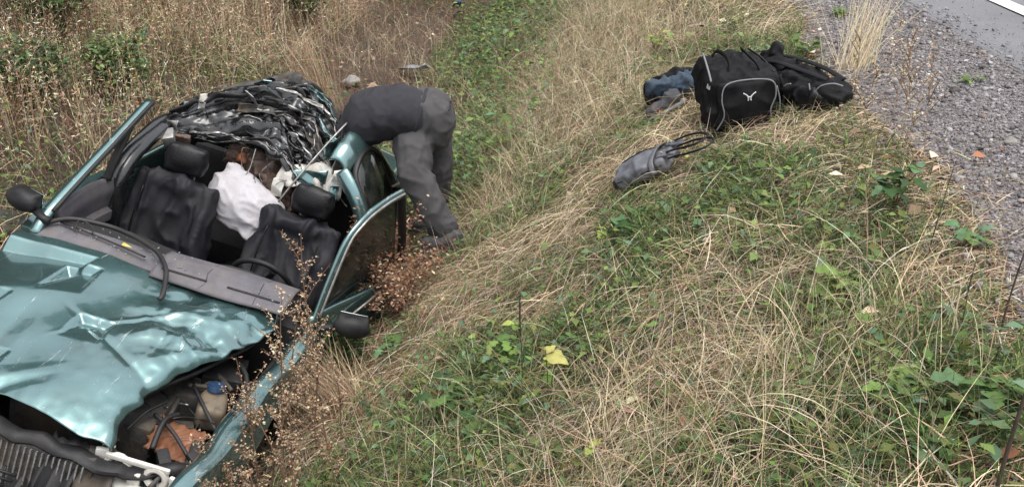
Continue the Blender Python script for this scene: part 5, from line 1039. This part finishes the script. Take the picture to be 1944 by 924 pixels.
    # leafy weeds
    leafy(.13, 2.86, 'weed bearing one large pale yellow green leaf and withered brown ones', 21, 5, .075, .05, .30, ['yellow', 'bright'], 'ovate', 'yellowing_weed')
    leafy(.025, 3.47, 'yellowing weed with small lemon coloured leaves on the slope', 22, 8, .05, .06, .22, ['yellow', 'bright', 'olive'], 'ovate', 'yellowing_weed')
    leafy(.22, 2.42, 'small weed with drooping yellow leaves low on the slope', 23, 6, .045, .08, .14, ['yellow', 'olive'], 'ovate', 'yellowing_weed')
    leafy(1.04, 2.68, 'bright lime green lobed weed on the slope before the gravel', 24, 22, .075, .10, .10, ['bright', 'bright', 'green'], 'lobed')
    leafy(.51, 3.78, 'dark green leafy weed in the middle of the trampled slope', 25, 20, .07, .12, .10, ['dark', 'green', 'blue'], 'ovate')
    leafy(.42, 3.92, 'yellow green leaf pair beside the flattened straw', 26, 5, .07, .06, .07, ['yellow', 'bright'], 'ovate')
    leafy(1.37, 3.15, 'dark blue green leafy clump at the edge of the gravel', 27, 34, .065, .14, .16, ['dark', 'blue', 'green'], 'ovate')
    leafy(1.13, 1.94, 'broad blue green leafed weeds around the foot of the tall dark stem', 28, 30, .085, .18, .12, ['blue', 'green', 'green'], 'lobed')
    leafy(1.0, 2.05, 'pale green broad leafed weed among long grass near the stem', 29, 14, .08, .12, .08, ['green', 'blue', 'bright'], 'lobed')
    leafy(.98, 1.85, 'light green strawberry like leaf cluster low in long grass', 30, 12, .075, .10, .07, ['bright', 'green', 'blue'], 'lobed')
    leafy(-.22, 3.22, 'dark green nettle like weed clump above the ditch grass', 31, 30, .08, .2, .14, ['green', 'dark', 'blue'], 'lobed')
    leafy(-.02, 3.30, 'mid green leafy weed clump on the slope beside yellow leaves', 32, 26, .07, .16, .12, ['green', 'blue', 'bright'], 'lobed')
    leafy(-.12, 2.92, 'low deep green leaf cluster in the shaded slope grass', 33, 18, .085, .13, .08, ['dark', 'blue', 'green'], 'ovate')
    leafy(.28, 3.05, 'fresh green weed tuft among pale dead stalks', 34, 16, .065, .12, .10, ['green', 'bright'], 'lobed')
    leafy(-.62, 4.12, 'pale grey green weed growing at the straw edge above the wreck', 35, 16, .06, .1, .12, ['blue', 'green'], 'lobed')
    leafy(2.18, 4.44, 'small round green weed growing alone in the gravel', 36, 18, .045, .07, .04, ['green', 'bright'], 'lobed')
    leafy(2.12, 6.2, 'green weed tuft on the gravel near the top of the shoulder', 37, 18, .06, .09, .06, ['green', 'bright'], 'lobed')
    leafy(1.66, 5.35, 'bright green weed tuft behind the slumped black bag', 38, 30, .07, .2, .12, ['bright', 'green'], 'lobed')
    leafy(1.0, 6.6, 'yellow green weed clump in tall grass above the jeans', 39, 30, .06, .25, .2, ['yellow', 'bright', 'olive'], 'ovate')
    leafy(1.45, 2.75, 'grey green leaf tuft on the gravel margin', 50, 14, .06, .10, .08, ['green', 'blue'], 'lobed')
    # far bank shrubs
    for k, (x, y, h, w, c, l) in enumerate(((-4.25, 8.2, 1.0, .6, ['dark', 'green', 'olive'], 'dark green leafy bush growing in the tall grass of the bank'), (-3.15, 7.5, .5, .3, ['green', 'blue', 'bright'], 'blue green bush beyond the bent screen pillar'), (-3.5, 6.9, .5, .35, ['dark', 'green', 'blue'], 'low dark bush on the bank beyond the outer wing mirror'),
                                          (-5.9, 10.5, 1.1, .8, ['dark', 'dark', 'green'], 'large dark bush at the top of the grassy bank'), (-2.35, 10.8, .6, .4, ['dark', 'green'], 'dark green bush at the edge of the bare ditch soil'), (-3.5, 9.6, .7, .4, ['green', 'bright', 'olive'], 'yellow green bush standing high on the grassy bank'), (-3.75, 7.9, .8, .45, ['dark', 'green', 'dark'], 'dark scrub bush among dry stalks left of the blue green bush'), (-4.5, 7.3, .9, .5, ['dark', 'olive', 'green'], 'olive dark scrub bush high on the bank past the outer mirror'))):
        shrub(x, y, h, w, 200 + k, l, c, [1] * len(c), 2200, .025, .06, 'bank_bush', 'vegetation', None, 18, .006)
    # fallen broad leaves one can pick out
    rp = random.Random(3)
    for k, (x, y, c, l) in enumerate(((.42, 3.46, 'tan', 'curled tan fallen leaf lying on flattened straw'), (.62, 3.85, 'rust', 'orange brown fallen leaf beside the dark green weed'), (1.22, 2.36, 'pale', 'large pale fallen leaf at the gravel edge'), (1.12, 1.72, 'rust', 'orange fallen leaf at the foot of the tall dark stem'), (.40, 2.56, 'pale', 'cream coloured dead leaf caught in low grass'), (.52, 2.50, 'straw', 'twisted straw coloured dead leaf near the drooping yellow weed'))):
        o = link('fallen_leaf', leaf_mesh('ovate', c, k), None, None, (x, y, gz(x, y) + .05), (rp.uniform(-.4, .4), rp.uniform(-.3, .3), rp.uniform(0, 6))); o.scale = (.05, .055, .05); tag(o, l, 'leaf')
    for k, (x, y, s, l) in enumerate(((1.95, 3.55, .03, 'pale loose stone in the middle of the gravel shoulder'), (2.05, 4.3, .028, 'dark angular stone on the gravel below the lone green weed'), (1.78, 3.0, .026, 'flat dark stone on the gravel near the leafy clump'), (1.66, 2.5, .03, 'brownish stone on the gravel beside the slim dark stem'))):
        stone('stone', on_ground(x, y, s * .5), (s, s * .7, s * .55), 'stone_grey' if k % 2 == 0 else 'engine_metal', l, k * 1.7)
build_plants()

# ------------------------------------------------------------------ out-of-view trees added past the bank as something dark for the paint to reflect
def build_added_trees():
    protos = []
    for k in range(3):
        rr = np.random.default_rng(500 + k); h = 10.; geo = []; B = []
        V, Q = tube_np([(0, 0, -.3), (.05, .03, 3), (.0, .1, 6.5), (.08, .0, 9.4)], .16, .03, 7); trunk = np_mesh('trunk', V, Q, None, True)
        for j in range(46):
            z0 = 1.2 + 8. * (j / 46); a = rr.uniform(0, 6.28); L = (2.5 - .21 * z0) * rr.uniform(.7, 1.15) + .3
            P = [(0, 0, z0), (math.cos(a) * L * .5, math.sin(a) * L * .5, z0 + .25), (math.cos(a) * L, math.sin(a) * L, z0 + .1)]; B.append(P); V, Q = tube_np(P, .035, .008, 4); geo.append((V, Q, col_rep(len(V), PAL['brown'], rr)))
        c = np.array([at_t(B[rr.integers(len(B))], rr.uniform(.2, 1.)) for _ in range(5200)]) + rr.standard_normal((5200, 3)) * .22; L = rr.uniform(.12, .34, 5200)
        geo.append(leaves(c, rr.uniform(0, 6.28, 5200), rr.uniform(-.9, .4, 5200), L, L * .55, pick(5200, ['dark', 'green', 'olive'], [.7, .2, .1], .25, rr) * .7, rr))
        V, Q, C = cat_geo(geo); cm = np_mesh('crown', V, Q, C); cm.materials.append(MATS['vegetation']); protos.append((trunk, cm))
    rp = random.Random(9)
    spots = [(-2.9 + 1.6 * i + rp.uniform(-.4, .4), 19.5 + 2.2 * j + rp.uniform(-.5, .5)) for j in range(3) for i in range(2)] + [(-4.6 - 1.9 * i + rp.uniform(-.5, .5), 16.5 + 2.4 * j + .5 * i + rp.uniform(-.6, .6)) for j in range(3) for i in range(6)] + [(-11.5 - 2.4 * j + rp.uniform(-.5, .5), 3 + 2.2 * i + rp.uniform(-.5, .5)) for j in range(2) for i in range(7)]
    for k, (u, v) in enumerate(spots):
        x, y = xy_of(u, v); tr, cm = protos[k % 3]
        t = tag(empty('added_spruce', (x, y, gz(x, y)), (0, 0, rp.uniform(0, 6.28))), 'dark spruce tree added unseen past the grassy bank for the car paint to reflect', 'tree', 'unseen trees added for the car paint to reflect'); t.scale = (rp.uniform(1.2, 1.5),) * 2 + (rp.uniform(1.35, 1.7),)
        link('trunk', tr, 'twig_bark', t); link('crown', cm, None, t)
build_added_trees()
